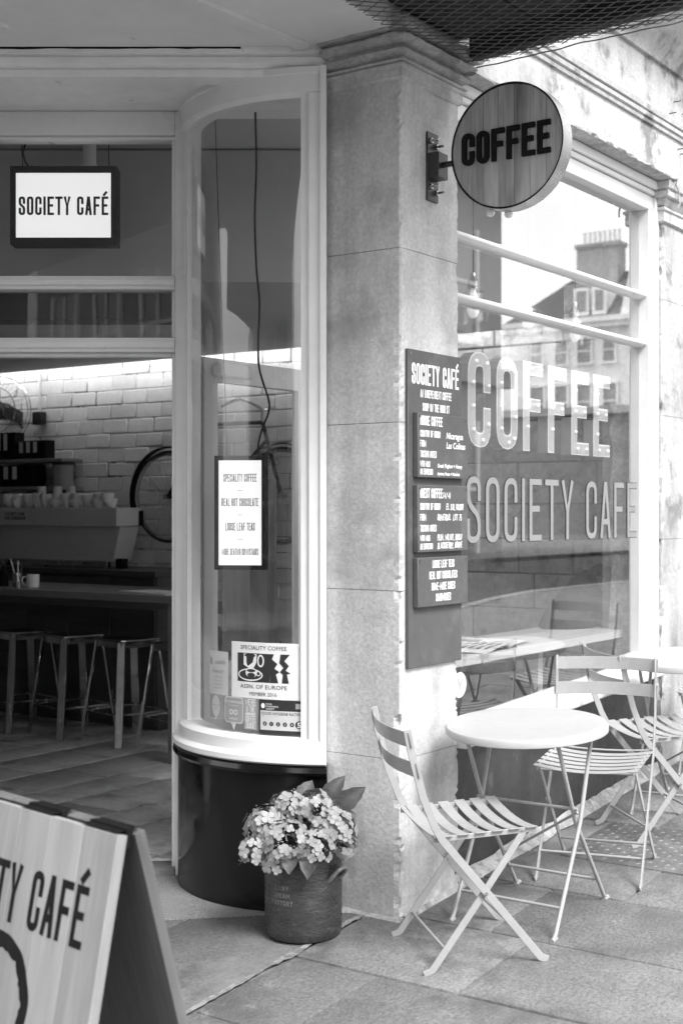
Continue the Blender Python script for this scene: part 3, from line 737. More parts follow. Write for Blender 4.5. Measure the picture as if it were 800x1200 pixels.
def sub(poly, m, name, l):   # finely split polygon strip so it follows the glass
    return cpoly(poly, lambda x, y, l_: f2(x, y, l_), m, name, s1, l)
for i in range(6):
    x0, x1 = -.115 + i*.024, -.115 + (i+1)*.024; sub([(x0,-.055),(x1,-.055),(x1,.055),(x0,.055)], INK, 'emblem_ground', 0)
sub([(.035,.055),(.048,.055),(.040,.035),(.062,.018),(.050,.0),(.070,-.012),(.056,-.022),(.066,-.055),(.030,-.055),(.036,-.02),(.029,-.055),(.029,.055)], INK, 'emblem_flame', .0004)
sub([(.075,.055),(.112,.055),(.09,.03),(.108,.012),(.095,-.006),(.115,-.016),(.1,-.02),(.108,-.055),(.08,-.055),(.084,-.022),(.072,-.012),(.086,.004),(.070,.022)], INK, 'emblem_flame', .0004)
def ell(cx, cy, a, b, n=18, t0=0, t1=360): return [(cx + a*math.cos(R(t0+(t1-t0)*k/n)), cy + b*math.sin(R(t0+(t1-t0)*k/n))) for k in range(n)]
sub([(-.085,.052),(-.025,.052),(-.027,.02),(-.038,.0),(-.06,-.004),(-.085,.01)], PAPERW, 'emblem_cup', .0004)
sub(ell(-.056, .046, .026, .006), INK, 'emblem_coffee', .0008)
def ring(cx, cy, a, b, w_, n=20): 
    o = ell(cx, cy, a, b, n); i_ = ell(cx, cy, a-w_, b-w_, n); mb = MB()
    mb.add([f2(x, y, .0005) for x, y in o] + [f2(x, y, .0005) for x, y in i_], [(k, (k+1) % n, n+(k+1) % n, n+k) for k in range(n)]); return mb
ring(-.008, .027, .015, .024, .006).build('emblem_handle', PAPERW, s1)
ring(-.055, -.028, .056, .024, .005).build('emblem_saucer', PAPERW, s1)
sub(ell(-.05, -.02, .026, .020), PAPERW, 'emblem_cup', .0006); sub(ell(-.05, -.012, .02, .006), INK, 'emblem_coffee', .0009); sub(ell(-.05, -.03, .018, .010), INK, 'emblem_coffee', .0009)
ring(-.018, -.022, .010, .010, .003, 12).build('emblem_handle', PAPERW, s1)
s2 = thing('hygiene_rating_sticker', 'black bordered food hygiene rating sticker showing a five', 'sticker')
cpatch(27.3, 8.7, .652, .783, .002, 'sheet', INK, s2); cpatch(26.6, 9.2, .668, .742, .0026, 'panel', PAPERM, s2)
f = cmap(18, .652, .0034)
mb = put_font('FOOD HYGIENE RATING', .0155, lambda x, y, l: f(x, y+.074, l), xs=.98)
for a, b in ((-.08, .08),): mb.add([f(a,.068,0), f(b,.068,0), f(b,.0695,0), f(a,.0695,0)], [(0,1,2,3)])
for k in range(6):
    c = ell(-.07 + .0275*k, .040, .015 if k == 5 else .0085, .015 if k == 5 else .0085, 14); mb.add([f(x, y, 0) for x, y in c], [tuple(range(14))])
mb.build('lettering', INK, s2)
mb = put_font('5', .028, lambda x, y, l: f(x+.0675, y+.030, .0008), offset=.0008)
for k in range(5): put_font(str(k), .011, lambda x, y, l: f(x-.07+.0275*k, y+.036, .0008), mb)
mb.add([f(x-.078, y+.108, 0) for x, y in ell(0, 0, .008, .010, 12)], [tuple(range(12))])
put_font('FOOD\nSTANDARDS\nAGENCY', .009, lambda x, y, l: f(x-.066, y+.112, 0), mb, align='LEFT')
mb.build('lettering', LETW, s2)
cpatch(12.8, 9.2, .752, .772, .0026, 'tab', PAPERG, s2)
s3 = thing('award_sticker', 'narrow pale finalist award sticker on the curved glass', 'sticker')
cpatch(53, 41.6, .785, .955, .002, 'sheet', PAPERM, s3)
f = cmap(47.3, .785, .003); mb = put_font('cafelife', .024, lambda x, y, l: f(x+.012, y+.12, l)); put_font('FINALIST', .018, lambda x, y, l: f(x, y+.085, l), mb)
for k in range(4): put_font('coffee bar 2015', .009, lambda x, y, l: f(x, y+.066-.014*k, l), mb)
mb.add([f(x-.045, y+.13, 0) for x, y in ell(0, 0, .008, .016, 12)], [tuple(range(12))]); mb.build('lettering', PAPERG, s3)
s4 = thing('recommended_sticker', 'speech bubble recommended sticker with owl eyes emblem', 'sticker')
cpatch(43.6, 34.0, .682, .785, .0022, 'border', PAPERM, s4, .014); cpatch(43.1, 34.5, .687, .78, .0028, 'sheet', PAPERG, s4, .012)
f = cmap(38.8, .682, .0035); cpoly([(-.014,.002),(.014,.002),(.004,-.028)], f, PAPERM, 'tail', s4)
mb = put_font('RECOMMENDED', .0125, lambda x, y, l: f(x, y+.078, l)); put_font('on our travel site', .007, lambda x, y, l: f(x, y+.067, l), mb); put_font('advisor', .014, lambda x, y, l: f(x, y+.014, l), mb)
for sx in (-1, 1):
    o = ell(sx*.011, .043, .010, .010, 14); i_ = ell(sx*.011, .043, .0065, .0065, 14); mb.add([f(x, y, 0) for x, y in o] + [f(x, y, 0) for x, y in i_], [(k, (k+1) % 14, 14+(k+1) % 14, 14+k) for k in range(14)])
mb.build('lettering', PAPERW, s4)
s5 = thing('dark_oval_sticker', 'grey sticker with a pale oval badge beside the speech bubble sticker', 'sticker')
cpatch(52.5, 44.6, .69, .79, .0018, 'sheet', PAPERG, s5)
f = cmap(48.6, .74, .0028); cpoly(ell(0, 0, .026, .042, 20), f, PAPERM, 'badge', s5); cpoly([(-.008,-.040),(.008,-.040),(0,-.058)], f, PAPERM, 'badge_tip', s5)
mb = put_font('approved', .011, lambda x, y, l: f(x, y, .0006)); put_font('2016', .011, lambda x, y, l: f(x, y-.014, .0006), mb); mb.build('lettering', PAPERG, s5)
s6 = thing('guide_sticker', 'white lettered sticker reading we are in the coffee guide', 'sticker')
cpatch(33.6, 28.2, .665, .783, .0018, 'sheet', PAPERG, s6)
f = cmap(30.9, .665, .0026); mb = MB()
for k, tx in enumerate(("WERE", 'IN THE', 'INDEPENDENT', 'COFFEE', 'GUIDE')):
    hh = [.024, .024, .010, .024, .022][k]; yy = [.092, .066, .054, .028, .004][k]; n_ = len(tx); wd = .047/n_*.84
    put_text(tx, hh, lambda x, y, l: f(x, y+yy, l), wd=wd, t=max(.0022, wd*.26), gap=wd*.19, mb=mb, eps=.0002)
mb.build('lettering', PAPERW, s6)

# ================================================================== DOORWAY
dw = thing('doorway', 'white timber doorway frame with a fanlight and a narrow transom light', 'doorway')
def fb(x0, x1, y0, y1, z0, z1, name, m, parent, bevel=.004):
    mb = MB(); mb.box(x0, x1, y0, y1, z0, z1, MA); return mb.build(name, m, parent, bevel=bevel, seg=2)
fb(-.694, -.63, 5.70, 5.80, -.02, 3.174, 'stile', WHITE, dw); fb(-.655, -.60, 5.675, 5.79, .0, 3.175, 'stile_moulding', WHITE, dw)
fb(-.632, -.612, 5.66, 5.70, .5, 3.1, 'bead', WHITE, dw)
fb(-2.25, -2.1, 5.68, 5.80, -.1, 3.174, 'stile', WHITE, dw)
fb(-2.1, -.694, 5.70, 5.80, 3.074, 3.174, 'head', WHITE, dw); fb(-2.1, -.694, 5.715, 5.79, 3.058, 3.073, 'bead', WHITE, dw)
for z0, z1 in ((2.43, 2.486), (2.168, 2.228)):
    fb(-2.1, -.694, 5.70, 5.80, z0, z1, 'transom', WHITE, dw); fb(-2.1, -.694, 5.688, 5.70, z0+.016, z1-.014, 'bead', WHITE, dw)
fb(-.712, -.695, 5.735, 5.80, .0, 2.168, 'door_stop', WHITEOLD, dw); fb(-2.1, -.712, 5.735, 5.80, 2.152, 2.1675, 'door_stop', WHITEOLD, dw)
fb(-.71, -.694, 5.72, 5.79, 2.23, 2.43, 'bead', WHITE, dw); fb(-.71, -.694, 5.72, 5.79, 2.488, 3.06, 'bead', WHITE, dw)
for z0, z1 in ((2.484, 3.062), (2.226, 2.432)):
    mb = MB(); mb.add([(-2.1,5.755,z0),(-.70,5.755,z0),(-.70,5.755,z1),(-2.1,5.755,z1)], [(0,1,2,3)], MA); mb.build('pane', GLASSD, dw)
fb(-2.1, -.694, 5.69, 5.83, -.06, .012, 'threshold', mat('threshold_stone', .16, .7, .2, 5, .4, 40), dw)
fl2 = thing('neighbouring_frontage', 'white panelled frontage left of the shop doorway', 'shopfront')
fb(-10.5, -2.25, 5.72, 5.9, -.4, 3.3, 'wall', WHITEOLD, fl2); 
for i in range(4): fb(-3.3-.9*i, -2.5-.9*i, 5.70, 5.721, .2, 2.9, 'panel', WHITE, fl2)
# the open door leaf, swung back inside behind the curved glass
ang = math.degrees(math.atan2(.60, .43)); MD = MA @ T(-.60, 5.81, .03) @ RZ(ang)
dr = thing('door', 'open white door leaf with glazed upper panel seen through the curved glass', 'door', MD)
def db(x0, x1, y0, y1, z0, z1, name, m, bevel=.003):
    mb = MB(); mb.box(x0, x1, y0, y1, z0, z1); return mb.build(name, m, dr, bevel=bevel)
db(0, .09, -.022, .022, 0, 2.13, 'stile', WHITE); db(.66, .76, -.022, .022, 0, 2.13, 'stile', WHITE)
db(.09, .66, -.022, .022, 2.03, 2.13, 'rail', WHITE); db(.09, .66, -.022, .022, 0, .25, 'rail', WHITE)
db(.09, .66, -.012, .012, .25, .75, 'panel', WHITEOLD)
db(.09, .66, -.022, .022, .75, .82, 'rail', WHITE)
mb = MB(); mb.add([(.09,0,.82),(.66,0,.82),(.66,0,2.03),(.09,0,2.03)], [(0,1,2,3)]); mb.build('pane', GLASSD, dr)
mb = put_font('OPENING TIMES', .05, lambda x, y, l: (.36 - x, -.003, 1.68 + y)); mb.build('lettering', INK, dr)
mb = MB(); mb.box(.70, .725, -.045, -.022, 1.02, 1.09); mb.box(.70, .725, -.045, -.022, 1.26, 1.31); mb.tube([(.712,-.05,1.04),(.712,-.07,1.06),(.712,-.07,1.27),(.712,-.05,1.29)], .008, 8); mb.build('handle', STEEL, dr, smooth=50)
mb = MB(); mb.box(.05, .26, -.075, -.023, 2.05, 2.11); mb.build('door_closer', mat('closer_enamel', .6, .4, .04, 8), dr, bevel=.006)
mb = MB(); mb.box(.20, .56, .03, .05, .86, 1.62); mb.build('timber_panel', DOORW, dr)

# ================================================================== SIGNS
# round projecting sign
MS = basis((.216, -.338, 2.83), (0,-1,0), (1,0,0), (0,0,1))
rs = thing('round_sign', 'round timber projecting sign reading COFFEE in black letters', 'sign', MS)
RR = .2235; npl = 7
for i in range(npl):
    x0 = -RR + 2*RR*i/npl + .0006; x1 = -RR + 2*RR*(i+1)/npl - .0006; n = 8
    up = [(x0 + (x1-x0)*k/n) for k in range(n+1)]
    pts = [(x, math.sqrt(max(0, RR*RR - x*x)) - .003) for x in up] + [(x, -math.sqrt(max(0, RR*RR - x*x)) + .003) for x in reversed(up)]
    mb = MB(); m_ = len(pts); mb.add([(x, -.034, z) for x, z in pts] + [(x, -.014, z) for x, z in pts], [tuple(range(m_)), tuple(reversed(range(m_, 2*m_)))] + [(k, (k+1) % m_, m_+(k+1) % m_, m_+k) for k in range(m_)])
    mb.build('plank', SIGNW, rs)
mb = MB(); mb.lathe([(.2242,-.036),(.2282,-.036),(.2282,.036),(.2242,.036)], 72, RX(-90), cap=False); mb.build('rim', mat('sign_rim_metal', .5, .3, .06, 6, metal=.6), rs, smooth=40)
mb = MB(); mb.lathe([(.2238,-.0375),(.2286,-.0375),(.2286,-.0362),(.2238,-.0362)], 72, RX(-90), cap=False); mb.v = [(x, -abs(y), z) for x, y, z in mb.v]; mb.build('rim_edge', BLACK, rs, smooth=40)
mb = MB(); mb.lathe([(.001,.030),(.224,.030)], 48, RX(-90), cap=False); mb.build('back_face', SIGNW, rs)
xx = -.1545
for ch in 'COFFEE':
    solid_letter(ch, .118, .051, .0185, .012).build('letter', BLACK, rs, M=T(xx, -.034, -.052)); xx += .0618
mb = MB(); mb.tube([(-.215,0,-.022),(-.30,0,-.022)], .011, 12); mb.build('arm', DARKM, rs, smooth=40)
mb = MB(); mb.box(-.338,-.330,-.040,.040,-.155,.105); mb.build('bracket_plate', DARKM, rs, bevel=.002)
br = MB(); br.box(-.330,-.285,-.036,.036,-.074,.024); brk = br.build('bracket_box', DARKM, rs, bevel=.003)
for dx, dz in ((-.02,.072),(.02,.056),(-.02,-.102),(.02,-.120)):
    mb = MB(); mb.tube([(-.332,dx,dz),(-.292,dx,dz)], .005, 8); mb.tube([(-.331,dx,dz),(-.320,dx,dz)], .011, 6); mb.build('bolt', STEEL, rs, smooth=40)
for i in range(2):
    mb = MB(); mb.lathe([(.002,-.014),(.012,-.010),(.016,0),(.012,.012),(.006,.018)], 12, T(-.10+.075*i, .03, -.232 + (.01 if i == 0 else -.003))); mb.build('drip_bulb', CHINA, rs, smooth=60)

# menu board on the pillar
mbd = thing('menu_board', 'tall grey menu board on the pillar with three hanging panels of white lettering', 'menu board')
mb = MB(); mb.box(.03, .4205, -.014, -.0012, .922, 2.102); mb.build('backing', SLATE, mbd, bevel=.002)
for x, z in ((.045, 2.085), (.405, 2.085)): mb = MB(); mb.tube([(x,-.012,z),(x,-.0165,z)], .005, 8); mb.build('screw', STEEL, mbd)
def face(x0, z0, y): return lambda x, yy, l: (x0 + x, y - l, z0 + yy)
M3 = MB()
letters("SOCIETY CAFE'", .078, face(.226, 1.975, -.0146), LETW, mbd, .0265, .0098, .0048)
put_text('AN INDEPENDENT COFFEE', .030, face(.228, 1.928, -.0146), wd=.0098, t=.0036, gap=.0018, mb=M3)
put_text('SHOP ON THE HIGH ST', .030, face(.228, 1.880-.002, -.0146), wd=.0098, t=.0036, gap=.0018, mb=M3)
M3.build('lettering', LETW, mbd)
PAN = [(1.628, 1.868, [('HOUSE COFFEE', .036, 1.822, None), ('COUNTRY OF ORIGIN', .025, 1.779, 'Nicaragua'), ('FARM', .025, 1.742, 'Las Colinas'), ('TASTING NOTES', .025, 1.703, None), ('WITH MILK', .022, 1.668, 'Greek Yoghurt + Honey'), ('AS ESPRESSO', .022, 1.639, 'Apricot, Pecan + Hazelnut')]),
       (1.350, 1.600, [('GUEST COFFEE', .036, 1.552, '(4/4)'), ('COUNTRY OF ORIGIN', .025, 1.508, 'EL SALVADOR'), ('FARM', .025, 1.468, 'GUMERSAL  LOT 75'), ('TASTING NOTES', .025, 1.427, None), ('WITH MILK', .022, 1.392, 'PLUM, WALNUT, RAISIN'), ('AS ESPRESSO', .022, 1.361, 'BLACKBERRY, GRAPE')]),
       (1.146, 1.330, None)]
for z0, z1, L_ in PAN:
    mb = MB(); mb.box(.062, .430, -.036, -.0155, z0, z1); p = mb.build('panel', SLATE, mbd, bevel=.002)
    for x in (.076, .418): mb = MB(); mb.tube([(x,-.034,z1-.012),(x,-.040,z1-.012)], .0045, 8); mb.build('screw', STEEL, p)
    lt = MB()
    if L_:
        for tx, hh, z, hand in L_:
            wd = hh*.33; _, W_ = text2d(tx, hh, wd, hh*.125, hh*.055)
            if W_ > .16: wd *= .16/W_
            put_text(tx, hh, face(.078, z, -.0366), wd=wd, t=min(hh*.125, wd*.36), gap=wd*.17, align='l', mb=lt)
            if hand:
                x0 = .265 if z > 1.44 and len(hand) < 15 else .20
                if 'COFFEE' in tx: x0 = .24
                if hand.upper() == hand: put_text(hand, .024, face(x0, z, -.0366), wd=min(.0115, (.415-x0)/len(hand)*.70), t=.0028, gap=.0028, align='l', mb=lt, shear=.12, jit=.08)
                else:
                    sz_ = min(.034, .42/len(hand)); w0 = max(v[0] for v in fontmesh(hand, sz_, 'LEFT', .15)[0])
                    put_font(hand, sz_, face(x0, z, -.0366), lt, align='LEFT', shear=.15, offset=.0005, xs=min(.92, (.420-x0)/w0))
    else:
        for k, tx in enumerate(('LOOSE LEAF TEAS', 'REAL HOT CHOCOLATES', 'HOME-MADE CAKES', 'SANDWICHES')):
            put_text(tx, .029, face(.245, 1.290 - .042*k, -.0366), wd=.0095, t=.0036, gap=.0018, mb=lt)
    lt.build('lettering', LETW, p)

# lit name box hanging behind the fanlight
lb = thing('name_light_box', 'lit white sign box reading SOCIETY CAFE hanging behind the fanlight', 'light box', MA @ T(-1.195, 5.87, 2.82))
mb = MB()
mb.box(-.228,-.205,0,.10,-.168,.168); mb.box(.205,.228,0,.10,-.168,.168); mb.box(-.205,.205,0,.10,.140,.168); mb.box(-.205,.205,0,.10,-.168,-.140); mb.box(-.205,.205,.085,.10,-.14,.14)
mb.build('case', BLACK, lb)
mb = MB(); mb.box(-.2045,.2045,.008,.03,-.1395,.1395); mb.build('lit_face', LBOX, lb)
L_, W_ = text2d("SOCIETY CAFE'", .080, .0285, .0105, .0072); sc = .385/W_
letters("SOCIETY CAFE'", .080, lambda x, y, l: (x*sc, .0065 - l, y - .042), BLACK, lb, .0285, .0105, .0072)
for x in (-.185, .19):
    mb = MB(); mb.tube([(x,.05,.165),(x-.004,.05,.25),(x+.004,.05,.355)], .0022, 5); mb.build('wire', BLACK, lb)
mb = MB(); mb.tube([(-.15,.05,.165),(-.175,.05,.20),(-.185,.05,.24),(-.165,.05,.30),(-.15,.05,.36)], .005, 6); mb.build('cable', BLACK, lb, smooth=60)

# lit menu box in the curved window
ml = thing('menu_light_box', 'lit upright menu box with a dark frame hanging in the curved window', 'light box', MA @ T(-.409, 5.50, 1.497) @ RZ(-6))
mb = MB(); hw, hh = .104, .230
mb.box(-hw,-hw+.016,0,.07,-hh,hh); mb.box(hw-.016,hw,0,.07,-hh,hh); mb.box(-hw+.016,hw-.016,0,.07,hh-.018,hh); mb.box(-hw+.016,hw-.016,0,.07,-hh,-hh+.018); mb.box(-hw+.016,hw-.016,.06,.07,-hh+.018,hh-.018); mb.build('case', BLACK, ml)
mb = MB(); mb.box(-hw+.0165,hw-.0165,.006,.03,-hh+.0185,hh-.0185); mb.build('lit_face', LBOX, ml)
mb = MB()
for k, tx in enumerate(('SPECIALITY COFFEE', 'REAL HOT CHOCOLATE', 'LOOSE LEAF TEAS', 'MORE SEATING DOWNSTAIRS')):
    z = .125 - .0985*k; h_ = .032 if k < 3 else .026; L_, W_ = text2d(tx, h_, h_*.3, h_*.105, h_*.09); sc = [.135,.150,.120,.148][k]/W_
    put_text(tx, h_, lambda x, y, l: (x*sc, .0045 - l, y + z), h_*.3, h_*.105, h_*.09, mb=mb)
    if k < 3: mb.add([(-.011,.0045,z-.036),(.011,.0045,z-.036),(.011,.0045,z-.0345),(-.011,.0045,z-.0345)], [(0,1,2,3)])
mb.build('lettering', BLACK, ml)
mb = MB(); mb.tube([(-.06,.04,hh-.01),(-.068,.04,.5),(-.085,.03,.95),(-.105,.02,1.62)], .0018, 5); mb.build('wire', BLACK, ml)
pts = [(.07,.04,hh-.02),(.068,.04,.27),(.085,.03,.335),(.115,.02,.41),(.113,.02,.46),(.09,.02,.53),(.072,.03,.60),(.070,.03,.70),(.075,.03,.85),(.062,.03,1.0),(.056,.03,1.2),(.062,.03,1.4),(.058,.03,1.62)]
def smooth_path(p, k=4):
    out = []; P = [Vector(q) for q in p]
    for i in range(len(P)-1):
        a, b, c, d = P[max(i-1,0)], P[i], P[i+1], P[min(i+2, len(P)-1)]
        for j in range(k):
            t = j/k; out.append(.5*((2*b) + (c-a)*t + (2*a-5*b+4*c-d)*t*t + (3*b-a-3*c+d)*t**3))
    return out + [P[-1]]
mb = MB(); mb.tube(smooth_path(pts), .0045, 6); mb.build('cable', BLACK, ml, smooth=60)

# pavement A-board
ASX = (.705, -.709, 0); ASY = (.709, .705, 0); top_z = .862
o_ = MA @ Vector((-.422, 2.70, 0)); ex = (MA.to_3x3() @ Vector(ASX)).normalized(); ey = (MA.to_3x3() @ Vector(ASY)).normalized()
MB_ = basis((o_.x, o_.y, top_z), ex, ey, (0,0,1))
asb = thing('pavement_sign', 'wooden A-board pavement sign reading SOCIETY CAFE over a black ring', 'A-board', MB_)
BW, BH = .70, 1.0
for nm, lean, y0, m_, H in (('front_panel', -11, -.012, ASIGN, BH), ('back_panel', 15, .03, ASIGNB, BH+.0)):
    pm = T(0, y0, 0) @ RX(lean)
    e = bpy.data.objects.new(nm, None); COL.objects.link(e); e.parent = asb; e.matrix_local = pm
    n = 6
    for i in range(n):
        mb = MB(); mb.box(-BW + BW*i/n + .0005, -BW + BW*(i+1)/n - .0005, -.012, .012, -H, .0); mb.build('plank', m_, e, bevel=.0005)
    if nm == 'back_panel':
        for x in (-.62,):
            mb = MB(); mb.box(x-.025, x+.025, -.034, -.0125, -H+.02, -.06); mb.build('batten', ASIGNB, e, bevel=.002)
    else:
        fe = e
L_, W_ = text2d("SOCIETY CAFE'", .122, .047, .0165, .011); sc = .575/W_
letters("SOCIETY CAFE'", .122, lambda x, y, l: (-BW/2 + x*sc, -.0125 - l, y - .235), BLACK, fe, .047, .0165, .011)
mb = MB(); n = 90; rnd = random.Random(31)
o1 = [.140 + .004*noise.noise(Vector((k*.2, 1, 0))) for k in range(n)]; i1 = [.108 + .012*noise.noise(Vector((k*.35, 5, 0))) + .004*noise.noise(Vector((k*1.3, 9, 0))) for k in range(n)]
mb.add([(-BW/2 + o1[k]*math.cos(2*math.pi*k/n), -.0126, -.395 + o1[k]*math.sin(2*math.pi*k/n)) for k in range(n)] + [(-BW/2 + i1[k]*math.cos(2*math.pi*k/n), -.0126, -.395 + i1[k]*math.sin(2*math.pi*k/n)) for k in range(n)], [(k, (k+1) % n, n+(k+1) % n, n+k) for k in range(n)]); mb.build('ring_logo', BLACK, fe)
for x in (-.30, -.07):
    mb = MB(); mb.add([(x-.065,-.018,.004),(x+.06,-.018,.004),(x+.06,.036,.008),(x-.065,.036,.008)], [(0,1,2,3)]); mb.box(x-.065, x+.06, .004, .020, -.03, .009); mb.build('hinge', BLACK, asb)

# ================================================================== BISTRO CHAIRS AND TABLES
def make_chair(label):
    t = thing('bistro_chair', label, 'chair', None, 'pale folding bistro chairs')
    HW = .205
    for s in (-1, 1):
        y = s*HW
        pts = [(-.245,y,.825),(-.232,y,.74),(-.20,y,.60),(-.165,y,.50),(-.14,y,.45),(.0,y,.267),(.19,y,.016),(.215,y,.004)]
        def nv(i, P=pts):
            a = Vector(P[max(0,i-1)]); b = Vector(P[min(len(P)-1,i+1)]); d = (b-a).normalized(); return Vector((d.z, 0, -d.x))
        mb = MB(); mb.bar(pts, nv, (0,1,0), .026, .006); mb.build('back_leg', METALW, t, bevel=.0012)
        y = s*(HW-.016)
        pts2 = [(.150,y,.447),(.135,y,.425),(-.02,y,.222),(-.185,y,.014),(-.215,y,.004)]
        def nv2(i, P=pts2):
            a = Vector(P[max(0,i-1)]); b = Vector(P[min(len(P)-1,i+1)]); d = (b-a).normalized(); return Vector((d.z, 0, -d.x))
        mb = MB(); mb.bar(pts2, nv2, (0,1,0), .024, .006); mb.build('cross_leg', METALW, t, bevel=.0012)
        mb = MB(); mb.box(-.165,.195,y-.003,y+.003,.440,.458); mb.build('seat_rail', METALW, t, bevel=.001)
        mb = MB(); mb.tube([(.005, s*(HW-.022), .255),(.005, s*(HW+.006), .255)], .006, 8); mb.build('pivot', STEEL, t, smooth=50)
    for z0, d0 in ((.792, .0), (.690, .022)):
        pts = []; n = 12
        for i in range(n+1):
            y = -.215 + .43*i/n; b = 1 - (y/.215)**2; pts.append((-.238 + d0 - .040*b, y, z0))
        mb = MB()
        lean = Vector((-.16, 0, 1)).normalized()
        mb.bar(pts, lean, lambda i: Vector((1, 0, .16)).normalized(), .052, .004); mb.build('back_slat', METALW, t, bevel=.001)
    for k in range(6):
        x = -.122 + .0595*k; pts = []; n = 10
        for i in range(n+1):
            y = -.205 + .41*i/n; b = 1 - (y/.205)**2; pts.append((x, y, .460 - .020*b))
        mb = MB(); mb.bar(pts, (1,0,0), (0,0,1), .040, .003); mb.build('seat_slat', METALW, t, bevel=.0008)
    mb = MB(); mb.bar([(-.158, -.205 + .041*i, .462 - .010*(1-((-.205+.041*i)/.205)**2)) for i in range(11)], (1,0,0), (0,0,1), .016, .003); mb.build('seat_slat', METALW, t)
    mb = MB(); mb.tube([(-.155,-HW+.015,.078),(-.155,HW-.015,.078)] if False else [(-.137,-HW+.015,.077),(-.137,HW-.015,.077)], .0055, 8); mb.build('stretcher', METALW, t, smooth=50)
    mb = MB(); mb.tube([(.128,-HW,.100),(.128,HW,.100)], .0055, 8); mb.build('stretcher', METALW, t, smooth=50)
    mb = MB(); mb.tube([(.140,-HW+.015,.432),(.140,HW-.015,.432)], .005, 8); mb.build('stretcher', METALW, t, smooth=50)
    return t
def ground(x, y, a): return T(x, y, gz(x)) @ RS @ RZ(a)
ch = make_chair('pale bistro chair in front of the corner pillar, its back to the arcade')
ch.matrix_world = ground(-.098, -.335, -41)
dup(ch, ground(.876, -.385, -168), 'pale bistro chair facing the corner pillar across the near table')
dup(ch, ground(1.48, -.395, -42), 'pale bistro chair standing between the two round tables')
dup(ch, ground(2.47, -.36, -172), 'pale bistro chair on the far side of the far round table')
def make_table(label):
    t = thing('bistro_table', label, 'table', None, 'pale round bistro tables')
    mb = MB(); mb.lathe([(.001,.700),(.25,.701),(.283,.703),(.293,.701),(.298,.694),(.298,.676),(.294,.673),(.29,.676),(.286,.690),(.001,.690)], 72, cap=False); mb.build('top', TABLEW, t, smooth=40)
    for s, hw, nm in ((-1, .205, 'leg'), (1, .186, 'leg')):
        for q in (-1, 1):
            P = [(-s*.13, q*hw, .688), (-s*.118, q*hw, .655), (0, q*hw, .36), (s*.222, q*hw, .02), (s*.240, q*hw, .006)]
            mb = MB(); mb.tube(P, .0078, 10); mb.tube([(s*.222, q*hw, .004),(s*.255, q*hw, .004)], .009, 8); mb.build(nm, METALW, t, smooth=50)
        mb = MB(); mb.tube([(s*.172,-hw,.095),(s*.172,hw,.095)], .006, 8); mb.build('stretcher', METALW, t, smooth=50)
    mb = MB(); mb.tube([(-.02,-.205,.41),(-.02,.205,.41)], .006, 8); mb.build('stretcher', METALW, t, smooth=50)
    mb = MB(); mb.tube([(-.02,-.205,.40),(.14,.186,.15)], .005, 8); mb.build('brace', METALW, t, smooth=50)
    for q in (-1, 1):
        mb = MB(); mb.box(-.15,.15,q*.195-.014,q*.195+.014,.676,.6895); mb.build('top_bearer', METALW, t, bevel=.002)
    return t
tb = make_table('pale round bistro table beside the corner pillar'); tb.matrix_world = ground(.335, -.365, 0)
dup(tb, ground(1.90, -.38, 4), 'pale round bistro table by the far stone pillar')

# ================================================================== STONEWARE CROCK AND HYDRANGEA
cx, cy = -.262, .247; cz = gza(cx, cy)
crk = thing('stoneware_crock', 'dark glazed stoneware crock with ear handles standing against the pillar', 'crock', T(cx, cy, cz))
prof = [(.001,.001),(.128,.001),(.134,.006),(.139,.03),(.140,.27),(.138,.295),(.130,.315),(.118,.326),(.113,.333),(.113,.350),(.120,.356),(.121,.368),(.116,.374),(.108,.372),(.106,.34),(.106,.30),(.001,.29)]
mb = MB(); mb.lathe(prof, 56, cap=False); mb.build('body', CROCK, crk, smooth=50)
mb = MB(); mb.lathe([(.02,.325),(.106,.327)], 30, cap=False); mb.build('soil', MORTAR, crk)
def ca(a): return R(a - 90 + HEAD)   # angle from the viewer-right direction of the frontage
for a0 in (-33, 147):
    pts = []
    for k in range(13):
        t = math.pi*k/12; a = ca(a0) + .26*math.cos(t); rr = .136 + .034*math.sin(t)**.7; pts.append((rr*math.cos(a), rr*math.sin(a), .212 + .048*math.sin(t)))
    mb = MB(); mb.tube(pts, .0085, 10); mb.build('handle', mat('worn_glaze', .14, .3, .2, 20), crk, smooth=60)
mb = MB()
for k, tx in enumerate(('DAIRY', 'CREAM', 'FACTORY')):
    hh = .017; L_, W_ = text2d(tx, hh, .010, .003, .003)
    def fc(x, y, l, k=k):
        a = ca(-122) + (x)/.14; return (.1412*math.cos(a), .1412*math.sin(a), .185 - .026*k + y)
    put_text(tx, hh, fc, .010, .003, .003, mb=mb, align='c')
mb.build('lettering', mat('worn_glaze_letter', .13, .5, .2, 20), crk)

